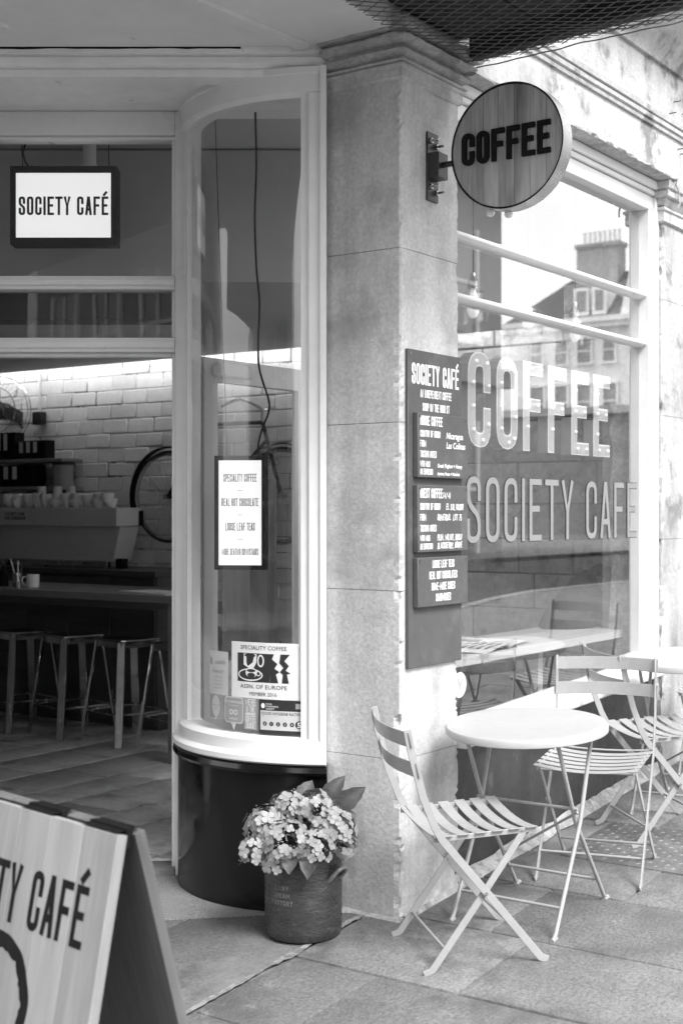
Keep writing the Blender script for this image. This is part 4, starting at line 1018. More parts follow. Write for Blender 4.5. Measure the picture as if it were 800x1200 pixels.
hy = thing('hydrangea', 'pale hydrangea with dark leaves growing from the stoneware crock', 'plant', T(cx, cy, cz + .33))
rnd = random.Random(77)
vr = Vector((SA, -CA, 0)); vf = Vector((-CA, -SA, 0))      # along the frontage to the right, and out into the passage
def P3(r, f, z): return vr*r + vf*f + Vector((0, 0, z))
heads = [(-.130,.05,.095,.078),(-.165,.11,.025,.055),(-.055,.13,.060,.080),(-.045,.02,.150,.072),(.040,.06,.155,.070),(.045,.15,.045,.064),(.105,.08,.095,.080),(.140,.10,.040,.050),(-.100,.14,-.005,.042)]
def floret(mb, c, n, r, rnd):
    n = n.normalized(); a = n.orthogonal().normalized(); b = n.cross(a); ro = rnd.uniform(0, 6.28)
    for k in range(4):
        an = ro + k*math.pi/2; d = a*math.cos(an) + b*math.sin(an); e = n.cross(d)
        tip = c + d*r + n*rnd.uniform(-.002, .004); m1 = c + d*r*.55 + e*r*.48 + n*.002; m2 = c + d*r*.55 - e*r*.48 + n*.002; t1 = c + d*r*.92 + e*r*.28 + n*.001; t2 = c + d*r*.92 - e*r*.28 + n*.001
        mb.add([c - n*.001, m2, t2, tip, t1, m1], [(0,1,2,3,4,5)])
for (r_, f_, z_, R_) in heads:
    z_ -= .035; c0 = P3(r_, f_, z_); mb = MB(); bd = MB(); n = int(44*(R_/.06)**2)
    for i in range(n):
        zz_ = 1 - 1.45*(i+.5)/n; ph = i*2.399963; q = math.sqrt(max(0, 1-zz_*zz_)); d = Vector((q*math.cos(ph), q*math.sin(ph), zz_*.85)); d = (d + Vector((rnd.uniform(-.12,.12), rnd.uniform(-.12,.12), rnd.uniform(-.12,.12)))).normalized()
        if rnd.random() < .66: floret(mb, c0 + d*R_*rnd.uniform(.86, 1.1), d + Vector((rnd.uniform(-.35,.35), rnd.uniform(-.35,.35), rnd.uniform(-.2,.35))), rnd.uniform(.016, .026), rnd)
        else:
            for _ in range(6):
                p = c0 + (d*R_*rnd.uniform(.8, 1.0)) + Vector((rnd.uniform(-.012,.012), rnd.uniform(-.012,.012), rnd.uniform(-.012,.012))); s = rnd.uniform(.0018, .0034)
                bd.add([p+Vector((s,0,0)), p+Vector((-s,0,0)), p+Vector((0,s,0)), p+Vector((0,-s,0)), p+Vector((0,0,s)), p+Vector((0,0,-s))], [(0,2,4),(2,1,4),(1,3,4),(3,0,4),(2,0,5),(1,2,5),(3,1,5),(0,3,5)])
    hd = mb.build('flower_head', PETAL, hy, smooth=25); 
    if bd.v: kind(bd.build('buds', PETALD, hd), 'stuff')
    mb = MB(); mb.tube([P3(r_*.3, f_*.3, -.02), P3(r_*.7, f_*.7, z_*.5), c0], .003, 5); mb.build('stem', LEAF, hy)
def leaf(base, tip, wd, drop, name='leaf'):
    base, tip = Vector(base), Vector(tip); ax = tip-base; ref = Vector((0,0,1)) if ax.z < .02 else (vf*.9 + Vector((0,0,.35)))
    sd_ = ax.cross(ref).normalized(); up = sd_.cross(ax).normalized(); n = 8; mb = MB()
    for i in range(n+1):
        t = i/n; w_ = wd*math.sin(math.pi*min(1, t**.75))**.8*(1 + .06*(-1)**i) if 0 < t < 1 else .001; c = base + ax*t + up*(math.sin(t*math.pi)*drop)
        mb.v += [c + sd_*w_ + up*w_*.25, c + sd_*w_*.5 + up*w_*.06, c - up*.0, c - sd_*w_*.5 + up*w_*.06, c - sd_*w_ + up*w_*.25]
    for i in range(n):
        for k in range(4): mb.f.append((i*5+k, (i+1)*5+k, (i+1)*5+k+1, i*5+k+1))
    mb.build(name, LEAF, hy, smooth=70)
for b_, t_, wd in [((-.10,.12,.02),(-.225,.13,-.055),.026),((-.04,.13,.02),(-.045,.19,-.07),.036),((.03,.13,.03),(.02,.20,-.085),.038),((.09,.12,.02),(.15,.17,-.035),.042),((.12,.06,.05),(.20,.09,.03),.036),((.10,-.01,.10),(.225,-.03,.19),.038),((.06,-.03,.12),(.15,-.06,.225),.034),((.0,-.0,.11),(.10,.02,.19),.046),((-.02,-.05,.12),(.03,-.10,.20),.034),((.06,.03,.10),(.115,.06,.165),.045),((.10,.02,.06),(.19,.0,.10),.045),((-.08,.05,.05),(-.17,.0,.09),.035),((0,.1,.05),(0,.16,.02),.04),((-.05,.08,.04),(-.12,.14,.02),.04),((.05,.08,.04),(.1,.15,.04),.04)]:
    leaf(P3(*b_), P3(*t_), wd, .012)

# ================================================================== INSIDE THE SHOP
dl = fr(0, 5.83); din = (CA, SA)
ifl = setting('shop_floor', 'large stone tiles of the shop floor')
ip = clip([(-6, .1), (3.4, .1), (3.4, 9), (-6, 9)], dl, din); ip = clip(ip, (PW*.2, .11), (0, 1))
mb = MB(); mb.prism(ip, -.1, .008); mb.build('bed', mat('floor_joint', .025, .9, .1, 8), ifl)
rnd = random.Random(15); y = .35
while y < 6.5:
    h_ = rnd.choice((.30, .38, .46)); x = -3.5 + rnd.uniform(0, .5)
    while x < 3.1:
        l = rnd.uniform(.42, .75); x2 = min(x+l, 3.15)
        q = clip([(x+.007,y+.007),(x2-.007,y+.007),(x2-.007,y+h_-.007),(x+.007,y+h_-.007)], dl, din)
        q = clip(q, (.5, 0), (.0, 1)) if len(q) > 2 else q
        if len(q) > 2 and (x2 > .1 or y > 2) and x2-x > .06: slab(q, IFLAG, ifl, z1=.02+rnd.uniform(-.001,.001), th=.03, fz=None, name='floor_tile', bev=.002)
        x += l
    y += h_
ice = setting('shop_ceiling', 'grey suspended ceiling inside the shop')
mb = MB(); mb.prism(clip([(-6,.3),(3.35,.3),(3.35,9),(-6,9)], dl, din), 3.21, 3.3); mb.build('upper_ceiling', CEILIN, ice)
mb = MB(); mb.prism([(1.184,.78),(2.965,.78),(2.965,8.9),(-4.5,8.9)], 2.58, 3.2); mb.build('lowered_ceiling', CEILIN, ice)
led = thing('cove_light', 'hidden strip light washing the top of the painted brick wall', 'lamp')
mb = MB(); mb.box(2.967, 2.979, .9, 8.8, 2.60, 2.64); mb.build('strip', LEDM, led)
bwl = thing('brick_wall', 'white painted brick wall at the back of the shop', 'wall')
mb = MB(); mb.box(3.196, 3.5, -.0+.31, 9, -.1, 3.3); mb.build('backing', JOINT, bwl)
rnd = random.Random(8); bh, bl = .108, .265
meshes = []
for k in range(8):
    b2 = MB(); b2.box(0,.02,0,1,0,1); 
r0 = 0; z = .9
while z < 2.75:
    y = 2.0 + (bl/2 if r0 % 2 else 0)
    while y < 5.95:
        l = bl*rnd.uniform(.92, 1.06); j = rnd.uniform(.004, .012)
        mb = MB(); d_ = rnd.uniform(.184, .192); mb.box(3+d_, 3.2, y+j*.5, y+l-j*.5, z+j*.35+rnd.uniform(-.004,.004), z+bh-j*.35+rnd.uniform(-.004,.004)); mb.build('brick', BRICKW, bwl, bevel=.007)
        y += l
    z += bh; r0 += 1
iw = thing('stone_end_wall', 'rough coursed stone wall inside behind the street window', 'wall')
mb = MB(); mb.box(3.19, 3.5, .02, .31, -.1, 3.3); mb.box(3.186, 3.196, .3, 2.0, 0, 3.2); mb.build('backing', MORTAR, iw)
z = .5; rnd = random.Random(18)
while z < 3.1:
    h_ = rnd.choice((.17, .21, .25)); y = .12 - rnd.uniform(0, .3)
    while y < 1.98:
        l = rnd.uniform(.32, .62); y2 = min(y+l, 1.99)
        if y2 - max(y, .1) > .05:
            mb = MB(); mb.box(3.17-rnd.uniform(0,.02), 3.19, max(y,.1)+.006, y2-.006, z+.006, z+h_-.006); mb.build('stone_block', ASHLAR, iw, bevel=.008, seg=2)
        y += l
    z += h_
jm = thing('window_reveal', 'ragged stone reveal inside the far edge of the street window', 'wall')
mb = MB(); rnd = random.Random(3); n = 34
for i in range(n+1):
    z = .5 + 2.7*i/n; e = .26 + rnd.uniform(-.02, .02) + (.03 if z > 2.85 else 0)
    mb.v += [(2.46,.145,z),(2.46+rnd.uniform(-.006,.004),e,z),(2.60,e+.02,z),(2.60,.145,z)]
for i in range(n):
    for k in range(4): mb.f.append((i*4+k,(i+1)*4+k,(i+1)*4+(k+1)%4,i*4+(k+1)%4))
mb.build('stone_reveal', STONEDIRTY, jm, smooth=30)
cwl = thing('shop_inner_walls', 'plain grey inner walls closing the shop', 'wall')
mb = MB(); mb.box(-5, 3.4, 8.95, 9.1, -.1, 3.3); mb.box(2.93, 3.19, .3, .34, 0, 3.2); mb.build('back_wall', INWALL, cwl)

def obox(name, m, parent, *a, bevel=.003):
    mb = MB(); mb.box(*a); return mb.build(name, m, parent, bevel=bevel)
bt = thing('bar_table', 'long dark timber bar table inside the doorway', 'table')
for i in range(5): obox('plank', TIMBERT, bt, 1.757+.14*i+.001, 1.757+.14*(i+1)-.001, 2.64, 6.4, .962, 1.006)
for x in (1.765, 2.34): obox('leg', TIMBERT, bt, x, x+.10, 2.65, 2.75, .02, .962)
for x in (1.765, 2.34): obox('leg', TIMBERT, bt, x, x+.10, 6.1, 6.2, .02, .962)
obox('rail', TIMBERT, bt, 2.36, 2.40, 2.75, 6.1, .86, .962)
bc = thing('serving_counter', 'dark timber serving counter under the coffee machine', 'counter')
obox('carcass', TIMBERD, bc, 2.62, 3.15, 3.62, 7.5, .02, 1.06); obox('worktop', TIMBERD, bc, 2.58, 3.16, 3.6, 7.5, 1.061, 1.10)
for i in range(9): obox('front_board', TIMBERD, bc, 2.604, 2.619, 3.63+.42*i, 4.046+.42*i, .05, 1.05, bevel=.004)
def stool_proto():
    t = thing('bar_stool', 'metal bar stool next to the post leg of the bar table', 'stool', None, 'metal bar stools under the bar table')
    mb = MB(); mb.box(-.15,.15,-.15,.15,.655,.668); mb.build('seat', GUNM, t, bevel=.006, seg=2)
    mb = MB()
    for s in (-1, 1): mb.box(-.15,.15,s*.148-.003,s*.148+.003,.615,.656); mb.box(s*.148-.003,s*.148+.003,-.15,.15,.615,.656)
    mb.build('apron', GUNM, t)
    for sx in (-1, 1):
        for sy in (-1, 1):
            a = Vector((sx*.142, sy*.142, .655)); b = Vector((sx*.212, sy*.212, .0)); mb = MB()
            mb.bar([a, a.lerp(b,.5), b], (sx*.7,-sy*.7,0), (sx*.7,sy*.7,0), .052, .014); l_ = mb.build('leg', GUNM, t, bevel=.004)
            mb = MB(); d = Vector((sx*.009, sy*.009, 0)); mb.bar([a.lerp(b,.55)+d, a.lerp(b,.86)+d], (sx*.7,-sy*.7,0), (sx*.7,sy*.7,0), .016, .004); mb.build('rib', STEEL, l_)
    mb = MB(); q = [(.19,.19,.2),(-.19,.19,.2),(-.19,-.19,.2),(.19,-.19,.2)]
    for i in range(4): mb.tube([q[i], q[(i+1)%4]], .007, 6)
    mb.build('foot_ring', STEEL, t, smooth=50)
    return t
stl = stool_proto(); stl.matrix_world = T(2.22, 3.02, .02) @ RZ(-14)
for y, a, l_ in ((3.51,-12,'metal bar stool second from the post leg of the bar table'),(4.01,-15,'metal bar stool third from the post leg of the bar table'),(4.51,-13,'metal bar stool fourth from the post leg of the bar table')): dup(stl, T(2.22, y, .02) @ RZ(a), l_)
# coffee machine
em = thing('espresso_machine', 'long pale espresso machine standing on the serving counter', 'coffee machine')
def yz(poly, x0, x1, name, m, parent, bevel=.004):
    mb = MB(); n = len(poly); mb.add([(x0,y,z) for y, z in poly] + [(x1,y,z) for y, z in poly], [tuple(range(n)), tuple(reversed(range(n,2*n)))] + [(i,(i+1)%n,n+(i+1)%n,n+i) for i in range(n)]); return mb.build(name, m, parent, bevel=bevel)
ENAM = mat('grey_enamel', .58, .35, .05, 4)
yz([(4.11,1.40),(5.6,1.40),(5.55,1.15),(4.18,1.15)], 2.77, 2.96, 'body', ENAM, em); yz([(4.08,1.40),(5.65,1.40),(5.65,1.53),(4.08,1.53)], 2.70, 2.96, 'fascia', ENAM, em)
yz([(4.062,1.40),(4.078,1.40),(4.078,1.51),(4.062,1.51)], 2.92, 2.96, 'end_trim', BLACK, em); yz([(5.28,1.10),(5.33,1.10),(5.36,1.50),(5.32,1.50)], 2.685, 2.70, 'divider', BLACK, em)
yz([(4.22,1.10),(5.55,1.10),(5.55,1.15),(4.22,1.15)], 2.75, 2.95, 'drip_tray', STEEL, em); yz([(4.10,1.101),(4.17,1.101),(4.17,1.17),(4.10,1.17)], 2.78, 2.84, 'foot', BLACK, em)
mb = put_font('SOCIETY CAFE\nTHE CORRIDOR', .032, lambda x, y, l: (2.698, 5.12 - x, 1.475 + y), offset=.001); mb.build('lettering', INK, em)
def cup_mesh(r=.038, h=.055):
    mb = MB(); mb.lathe([(.001,.002),(r*.6,0),(r*.7,.006),(r,h*.6),(r*1.05,h),(r*.98,h),(r*.9,h*.6),(.001,.012)], 16, cap=False)
    mb.tube([(r*.95,0,h*.8),(r*1.5,0,h*.75),(r*1.5,0,h*.4),(r*.9,0,h*.3)], .005, 6); return mb.mesh('cup', smooth=50)
cme = cup_mesh(.046, .066); cme.materials.append(CHINA)
rnd = random.Random(2)
for i in range(11):
    for k in range(2):
        o = link('espresso_cup', cme, None, T(2.80 + rnd.uniform(-.02,.02), 4.24 + .105*i + rnd.uniform(-.012,.012), 1.531 + .036*k) @ RZ(rnd.uniform(60,140)) @ RX(rnd.uniform(-12,12) if k else 0))
        tag(o, 'white china cup stacked on top of the espresso machine', 'cup', 'cups on the espresso machine')
mb = MB(); mb.lathe([(.042,0),(.042,.012),(.040,.014),(.031,.115),(.001,.115)], 16, cap=False); pme = mb.mesh('paper_cup', smooth=40); pme.materials.append(mat('card_cup', .5, .6, .05, 10))
for y in (4.74, 4.88, 5.05):
    for k in range(2): tag(link('paper_cup', pme, None, T(2.90, y, 1.5305 + .045*k)), 'upturned paper cup stacked behind the china cups', 'paper cup', 'paper cups on the espresso machine')
# shelves with packets
for k, z in enumerate((1.905, 1.695)):
    sh = thing('wall_shelf', ('upper' if k == 0 else 'lower') + ' timber shelf of packets on the painted brick wall', 'shelf')
    obox('board', mat('shelf_paint', .22, .5, .08, 5), sh, 2.96, 3.178, 4.90, 6.6, z-.025, z)
    for y in (4.98, 5.9): obox('bracket', DARKM, sh, 3.0, 3.177, y, y+.02, z-.07, z-.026, bevel=.002)
def packet(y0, y1, z0, z1, label, m, lab=True, x0=3.0):
    t = thing('coffee_packet', label, 'packet', None, 'packets on the wall shelves')
    obox('pack', m, t, x0, x0+.10, y0, y1, z0, z1, bevel=.004)
    if lab: obox('paper_label', PAPERW, t, x0-.0015, x0+.0002, y0+(y1-y0)*.22, y1-(y1-y0)*.22, z0+(z1-z0)*.35, z1-.012, bevel=0)
for i in range(4): packet(5.46+.075*i, 5.53+.075*i, 1.9055, 2.12, 'tall black packet with a white label on the upper shelf', BLACK, i in (1, 2))
for i in range(4): packet(5.12+.078*i, 5.192+.078*i, 1.9055, 2.05, 'short black packet with a white label on the upper shelf', BLACK, i > 0)
for i in range(5): packet(5.22+.10*i, 5.31+.10*i, 1.6955, 1.865, 'black packet with a pale label on the lower shelf', BLACK, i > 1)
cn = thing('canister', 'grey cylindrical canister at the end of the lower shelf', 'canister', T(3.07, 5.0, 1.6955))
mb = MB(); mb.lathe([(.001,0),(.08,0),(.08,.165),(.001,.165)], 24, cap=False); mb.build('body', mat('canister_grey', .25, .4, .05, 8), cn, smooth=40)
mb = MB(); mb.lathe([(.083,.16),(.083,.175),(.001,.178)], 24, cap=False); mb.build('lid', DARKM, cn, smooth=40)
# wall fan
MF = basis((3.03, 5.70, 2.30), (0,-1,0), (1,0,0), (0,0,1)) @ RZ(18)
fn = thing('wall_fan', 'round wire caged fan mounted high on the painted brick wall', 'fan', MF)
mb = MB(); n = 40
for rr_, yy in ((.27,0),(.27,.05),(.18,-.035),(.09,-.05)): mb.tube([(rr_*math.cos(2*math.pi*k/n), yy, rr_*math.sin(2*math.pi*k/n)) for k in range(n)], .0035, 5, closed=True)
for k in range(36):
    a = 2*math.pi*k/36; mb.tube([(.04*math.cos(a),-.055,.04*math.sin(a)),(.18*math.cos(a),-.036,.18*math.sin(a)),(.27*math.cos(a),0,.27*math.sin(a))], .0014, 4)
mb.build('cage', STEEL, fn, smooth=60)
for k in range(3):
    mb = MB(); a = R(120*k+20); M_ = Matrix.Rotation(a, 4, 'Y') @ Matrix.Rotation(R(24), 4, 'X'); mb.add([(.03,0,-.02),(.03,0,.02),(.14,0,.085),(.24,0,.07),(.245,0,-.03),(.14,0,-.05)], [(0,1,2,3,4,5)], M_); mb.build('blade', mat('fan_blade', .35, .3, .05, 6), fn)
mb = MB(); mb.lathe([(.001,-.06),(.05,-.06),(.055,.02),(.07,.03),(.07,.12),(.04,.14),(.001,.14)], 20, RX(-90), cap=False); mb.build('motor', DARKM, fn, smooth=40)
mb = MB(); mb.tube([(0,.08,0),(.1,.12,-.05),(.2,.14,-.2)], .014, 8); mb.build('bracket', DARKM, fn, smooth=50)
cd = thing('conduit', 'vertical pipe and switch box on the brick wall beside the fan', 'conduit')
mb = MB(); mb.tube([(3.16,5.36,2.27),(3.16,5.36,2.575)], .012, 8); mb.build('pipe', WHITEOLD, cd, smooth=50); obox('switch_box', DARKM, cd, 3.12,3.178,5.30,5.40,2.18,2.28)
# bicycle on the wall
by = thing('bicycle', 'old bicycle with mudguards hung on the painted brick wall', 'bicycle', basis((3.08, 3.94, 1.61), (0,-1,0), (1,0,0), (0,0,1)))
RB = .325
for xw in (0, 1.02):
    mb = MB(); mb.lathe([(RB-.014,-.010),(RB+.0,-.011),(RB+.007,0),(RB+.0,.011),(RB-.014,.010)], 48, RX(-90), cap=False); wh = mb.build('wheel', mat('tyre_rubber', .03, .7, .1, 9), by, smooth=60, M=T(xw,0,0))
    mb = MB(); mb.lathe([(RB-.030,-.010),(RB-.016,-.012),(RB-.016,.012),(RB-.030,.010),(RB-.030,-.010)], 48, RX(-90), cap=False); mb.build('rim', STEEL, wh, smooth=60)
    mb = MB()
    for k in range(28):
        a = 2*math.pi*k/28; b = a + (.5 if k % 2 else -.5); mb.tube([(.018*math.cos(b),.02*(1 if k%4<2 else -1),.018*math.sin(b)),((RB-.02)*math.cos(a),0,(RB-.02)*math.sin(a))], .0012, 3, cap=False)
    mb.tube([(0,-.04,0),(0,.04,0)], .02, 10); mb.build('spokes', STEEL, wh)
    mb = MB(); a0, a1 = (20, 205) if xw == 0 else (35, 190)
    mb.bar([((RB+.028)*math.cos(R(a0+(a1-a0)*k/20)), 0, (RB+.028)*math.sin(R(a0+(a1-a0)*k/20))) for k in range(21)], (0,1,0), lambda k: (math.cos(R(a0+(a1-a0)*k/20)),0,math.sin(R(a0+(a1-a0)*k/20))), .05, .008, T(xw,0,0)); mb.build('mudguard', BLACK, by, smooth=40)
bb, st_, hd_, fk = (.42,0,-.03), (.28,0,.50), (.86,0,.50), (.90,0,.38)
mb = MB()
for a, b in ((bb, st_), (st_, hd_), (bb, fk), (hd_, fk), (fk, (1.02,0,0)), (bb, (0,0,0)), ((.31,0,.42), (0,0,0))): mb.tube([a, b], .014, 8)
mb.build('frame', BLACK, by, smooth=50)
mb = MB(); mb.tube([st_, (.265,0,.57)], .012, 8); mb.build('seat_post', STEEL, by, smooth=50)
mb = MB(); mb.add([(.13,-.07,.60),(.13,.07,.60),(.22,.07,.60),(.40,.015,.59),(.40,-.015,.59),(.22,-.07,.60),(.14,-.05,.57),(.14,.05,.57),(.24,.03,.565),(.38,.01,.575),(.38,-.01,.575),(.24,-.03,.565)], [(0,1,2,3,4,5),(11,10,9,8,7,6)] + [(i,(i+1)%6,6+(i+1)%6,6+i) for i in range(6)]); mb.build('saddle', BLACK, by, bevel=.01, seg=2)
mb = MB(); mb.tube(smooth_path([(.72,-.26,.60),(.86,-.24,.64),(.88,-.06,.60),(.86,0,.58),(.88,.06,.60),(.86,.24,.64),(.72,.26,.60)]), .011, 8); mb.tube([hd_, (.86,0,.59)], .012, 8); mb.build('handlebar', STEEL, by, smooth=50)
mb = MB(); mb.lathe([(.085,-.004),(.092,0),(.085,.004)], 28, T(bb[0],-.05,bb[2]) @ RX(-90), cap=False); mb.tube([(bb[0],-.06,bb[2]),(bb[0]-.12,-.07,bb[2]-.12)], .009, 6); mb.tube([(bb[0],.06,bb[2]),(bb[0]+.12,.07,bb[2]+.12)], .009, 6); mb.build('crank', STEEL, by, smooth=50)
# things on the bar table
nw = thing('table_newspaper', 'pale folded paper lying on the bar table', 'newspaper')
mb = MB(); mb.prism([(1.80,2.80),(2.02,2.74),(2.16,3.22),(1.93,3.30)], 1.0065, 1.012); mb.build('folded_sheets', PAPER, nw)
def mug(name, label, M, r=.042, h=.085):
    t = thing(name, label, 'mug', M); mb = MB(); mb.lathe([(.001,.004),(r*.9,0),(r,.005),(r,h),(r*.93,h),(r*.93,.012),(.001,.01)], 24, cap=False); mb.build('body', CHINA, t, smooth=40)
    mb = MB(); mb.tube([(r*.95,0,h*.82),(r*1.55,0,h*.78),(r*1.7,0,h*.5),(r*1.5,0,h*.25),(r*.95,0,h*.18)], .0055, 8); mb.build('handle', CHINA, t, smooth=60); return t
mug('table_mug', 'white mug standing on the bar table beside a glass', T(1.95, 4.10, 1.0065) @ RZ(130))
jr = thing('spoon_glass', 'tumbler holding spoons on the bar table', 'glass', T(1.93, 4.22, 1.0065))
mb = MB(); mb.lathe([(.001,.003),(.034,0),(.038,.09),(.035,.09),(.031,.006),(.001,.008)], 20, cap=False); mb.build('tumbler', STEEL, jr, smooth=40)
for k in range(3):
    mb = MB(); mb.tube([(0,0,.01),(.02*math.cos(k*2+4.5)-.01*k,.05*math.sin(k*2+4.5),.15+.02*k)], .003, 5); mb.build('spoon', STEEL, jr)
bot = thing('sauce_bottle', 'small dark bottle standing beside the spoon tumbler', 'bottle', T(1.93, 4.36, 1.0065))
mb = MB(); mb.lathe([(.001,0),(.032,0),(.032,.09),(.014,.115),(.012,.15),(.001,.152)], 18, cap=False); mb.build('body', BLACK, bot, smooth=40); mb = MB(); mb.lathe([(.013,.14),(.0145,.16),(.001,.162)], 14, cap=False); mb.build('cap', DARKM, bot, smooth=40)
# black unit over the door, seen through the transom light
ac_ = thing('air_curtain', 'long black air curtain unit with pale end caps above the doorway', 'heater', MA @ T(-1.22, 5.93, 2.40))
mb = MB(); mb.box(-.50,.50,-.07,.10,-.075,.11); mb.build('casing', BLACK, ac_, bevel=.01, seg=2)
for s in (-1, 1): mb = MB(); mb.box(s*.521-.02,s*.521+.02,-.072,.10,-.072,.11); mb.build('end_cap', mat('cap_white', .6, .4, .04, 8), ac_, bevel=.008, seg=2)
mb = MB(); mb.box(-.38,-.32,-.0725,-.0712,-.0,.05); mb.build('rating_label', PAPERM, ac_)
pj = thing('ceiling_spotlight', 'pale round ceiling fitting above the lit name box', 'lamp', MA @ T(-1.115, 6.05, 3.0))
mb = MB(); mb.lathe([(.012,-.07),(.012,0),(.036,.004),(.038,.035),(.03,.04),(.03,.21),(.001,.21)], 20, cap=False); mb.build('fitting', WHITEOLD, pj, smooth=40); mb = MB(); mb.lathe([(.001,-.13),(.018,-.13),(.018,-.06),(.001,-.06)], 12, cap=False); mb.build('holder', BLACK, pj, smooth=40)

# ---- things behind the street window
wc = thing('window_counter', 'pale timber counter along the inside of the street window', 'counter')
CNT = wood('counter_timber', .42, 'X', .12, 4, .45)
for i in range(3): obox('plank', CNT, wc, .46, 2.86, .20+.145*i+.001, .20+.145*(i+1)-.001, .845, .886)
for x in (.6, 1.7, 2.75): obox('leg', CNT, wc, x, x+.045, .30, .345, .02, .845)
np_ = thing('window_newspaper', 'open newspaper lying on the window counter', 'newspaper')
for k, (dx, dy, a) in enumerate(((0,0,0),(.03,.015,3))):
    mb = MB(); n = 8
    for i in range(n+1):
        t = i/n; x = -.30 + .6*t; z = .004 + .012*abs(math.sin(t*math.pi*2)) + .003*k
        mb.v += [(x,-.19,z),(x,.19,z+.004)]
    mb.f = [(2*i,2*i+2,2*i+3,2*i+1) for i in range(n)]
    mb.build('sheet', PAPER, np_, smooth=60, M=T(1.22+dx, .40+dy, .8865) @ RZ(8+a))
mb = MB()
for i in range(9): mb.box(-.26,-.03,-.16+.036*i,-.145+.036*i,0,.0008)
mb.box(.04,.26,-.02,.16,0,.0008)
mb.build('print', PAPERG, np_, M=T(1.25,.415,.905) @ RZ(11))
jk = thing('coat', 'dark coat draped in a heap on the window counter', 'coat', T(2.50, .52, .886))
mb = MB(); n, m_ = 22, 14
for j in range(m_+1):
    t = j/m_; zc = .30*t; rr_ = (.17*(1-t)**.6 + .05*(1-t*t)) + .02
    for i in range(n):
        a = 2*math.pi*i/n; nn = noise.noise(Vector((math.cos(a)*1.6, math.sin(a)*1.6, t*3)))*.4 + noise.noise(Vector((math.cos(a)*4, math.sin(a)*4, t*5)))*.2
        r_ = rr_*(1+nn*.5); mb.v.append((r_*math.cos(a)*1.0 + .11*t, r_*math.sin(a)*.62 - .05*t, zc))
mb.f = [(j*n+i, j*n+(i+1)%n, (j+1)*n+(i+1)%n, (j+1)*n+i) for j in range(m_) for i in range(n)] + [tuple(range(m_*n, m_*n+n)), tuple(reversed(range(n)))]
mb.build('cloth', CANVAS, jk, smooth=80)
mb = MB(); mb.tube(smooth_path([(.02,-.10,.28),(.10,-.12,.315),(.19,-.10,.30),(.21,-.03,.27)]), .022, 8); mb.build('collar', CANVAS, jk, smooth=80)
bg = thing('shoulder_bag', 'black bag with a bright clasp standing by the end wall', 'bag', T(2.80, .50, .886) @ RZ(8))
mb = MB(); mb.box(-.10,.10,-.06,.06,0,.17); mb.build('body', BLACK, bg, bevel=.015, seg=3); mb = MB(); mb.box(-.105,.105,-.066,-.058,.07,.175); mb.build('flap', CANVAS, bg, bevel=.004); mb = MB(); mb.lathe([(.001,.004),(.012,.003),(.014,0)], 14, T(-.05,-.068,.10) @ RX(90), cap=False); mb.build('clasp', CHINA, bg)
mb = MB(); mb.tube(smooth_path([(-.10,0,.15),(-.16,-.03,.10),(-.13,-.05,.01),(.02,-.09,.006),(.13,-.06,.02),(.10,0,.14)]), .008, 6); mb.build('strap', BLACK, bg, smooth=60)
tn = thing('sugar_tin', 'small pale pot beside the bag on the window counter', 'pot', T(2.74, .30, .886))
mb = MB(); mb.lathe([(.001,0),(.044,0),(.047,.01),(.047,.07),(.042,.075),(.001,.076)], 22, cap=False); mb.build('body', CHINA, tn, smooth=40); mb = MB(); mb.tube([(-.05,-.01,.045),(-.03,-.055,.04),(.03,-.055,.04),(.05,-.01,.045)], .005, 6); mb.build('band', STEEL, tn, smooth=60)
def pendant(x, y, z, lab):
    t = thing('pendant_lamp', lab, 'lamp', T(x, y, z), 'glass pendant lamps'); 
    mb = MB(); mb.lathe([(.010,.20),(.028,.185),(.034,.15),(.066,.13),(.074,.10),(.074,.0),(.07,0),(.07,.10),(.06,.125)], 24, cap=False); mb.build('glass_shade', GLASSC, t, smooth=40)
    mb = MB(); mb.lathe([(.001,.235),(.012,.23),(.02,.20),(.03,.19),(.03,.155),(.001,.15)], 16, cap=False); mb.build('cap', STEEL, t, smooth=40)
    mb = MB(); mb.lathe([(.001,.02),(.02,.03),(.03,.06),(.022,.10),(.012,.15),(.001,.15)], 16, cap=False); mb.build('bulb', BULB, t, smooth=60)
    mb = MB(); mb.tube([(0,0,.23),(0,0,3.205-z)], .003, 5); mb.build('flex', BLACK, t)
pendant(1.33, .45, 2.38, 'glass pendant lamp hanging behind the letter C of the window sign')
pendant(1.88, .45, 2.38, 'glass pendant lamp hanging above the middle of the window counter')
pendant(2.42, .45, 2.38, 'glass pendant lamp hanging near the stone reveal')
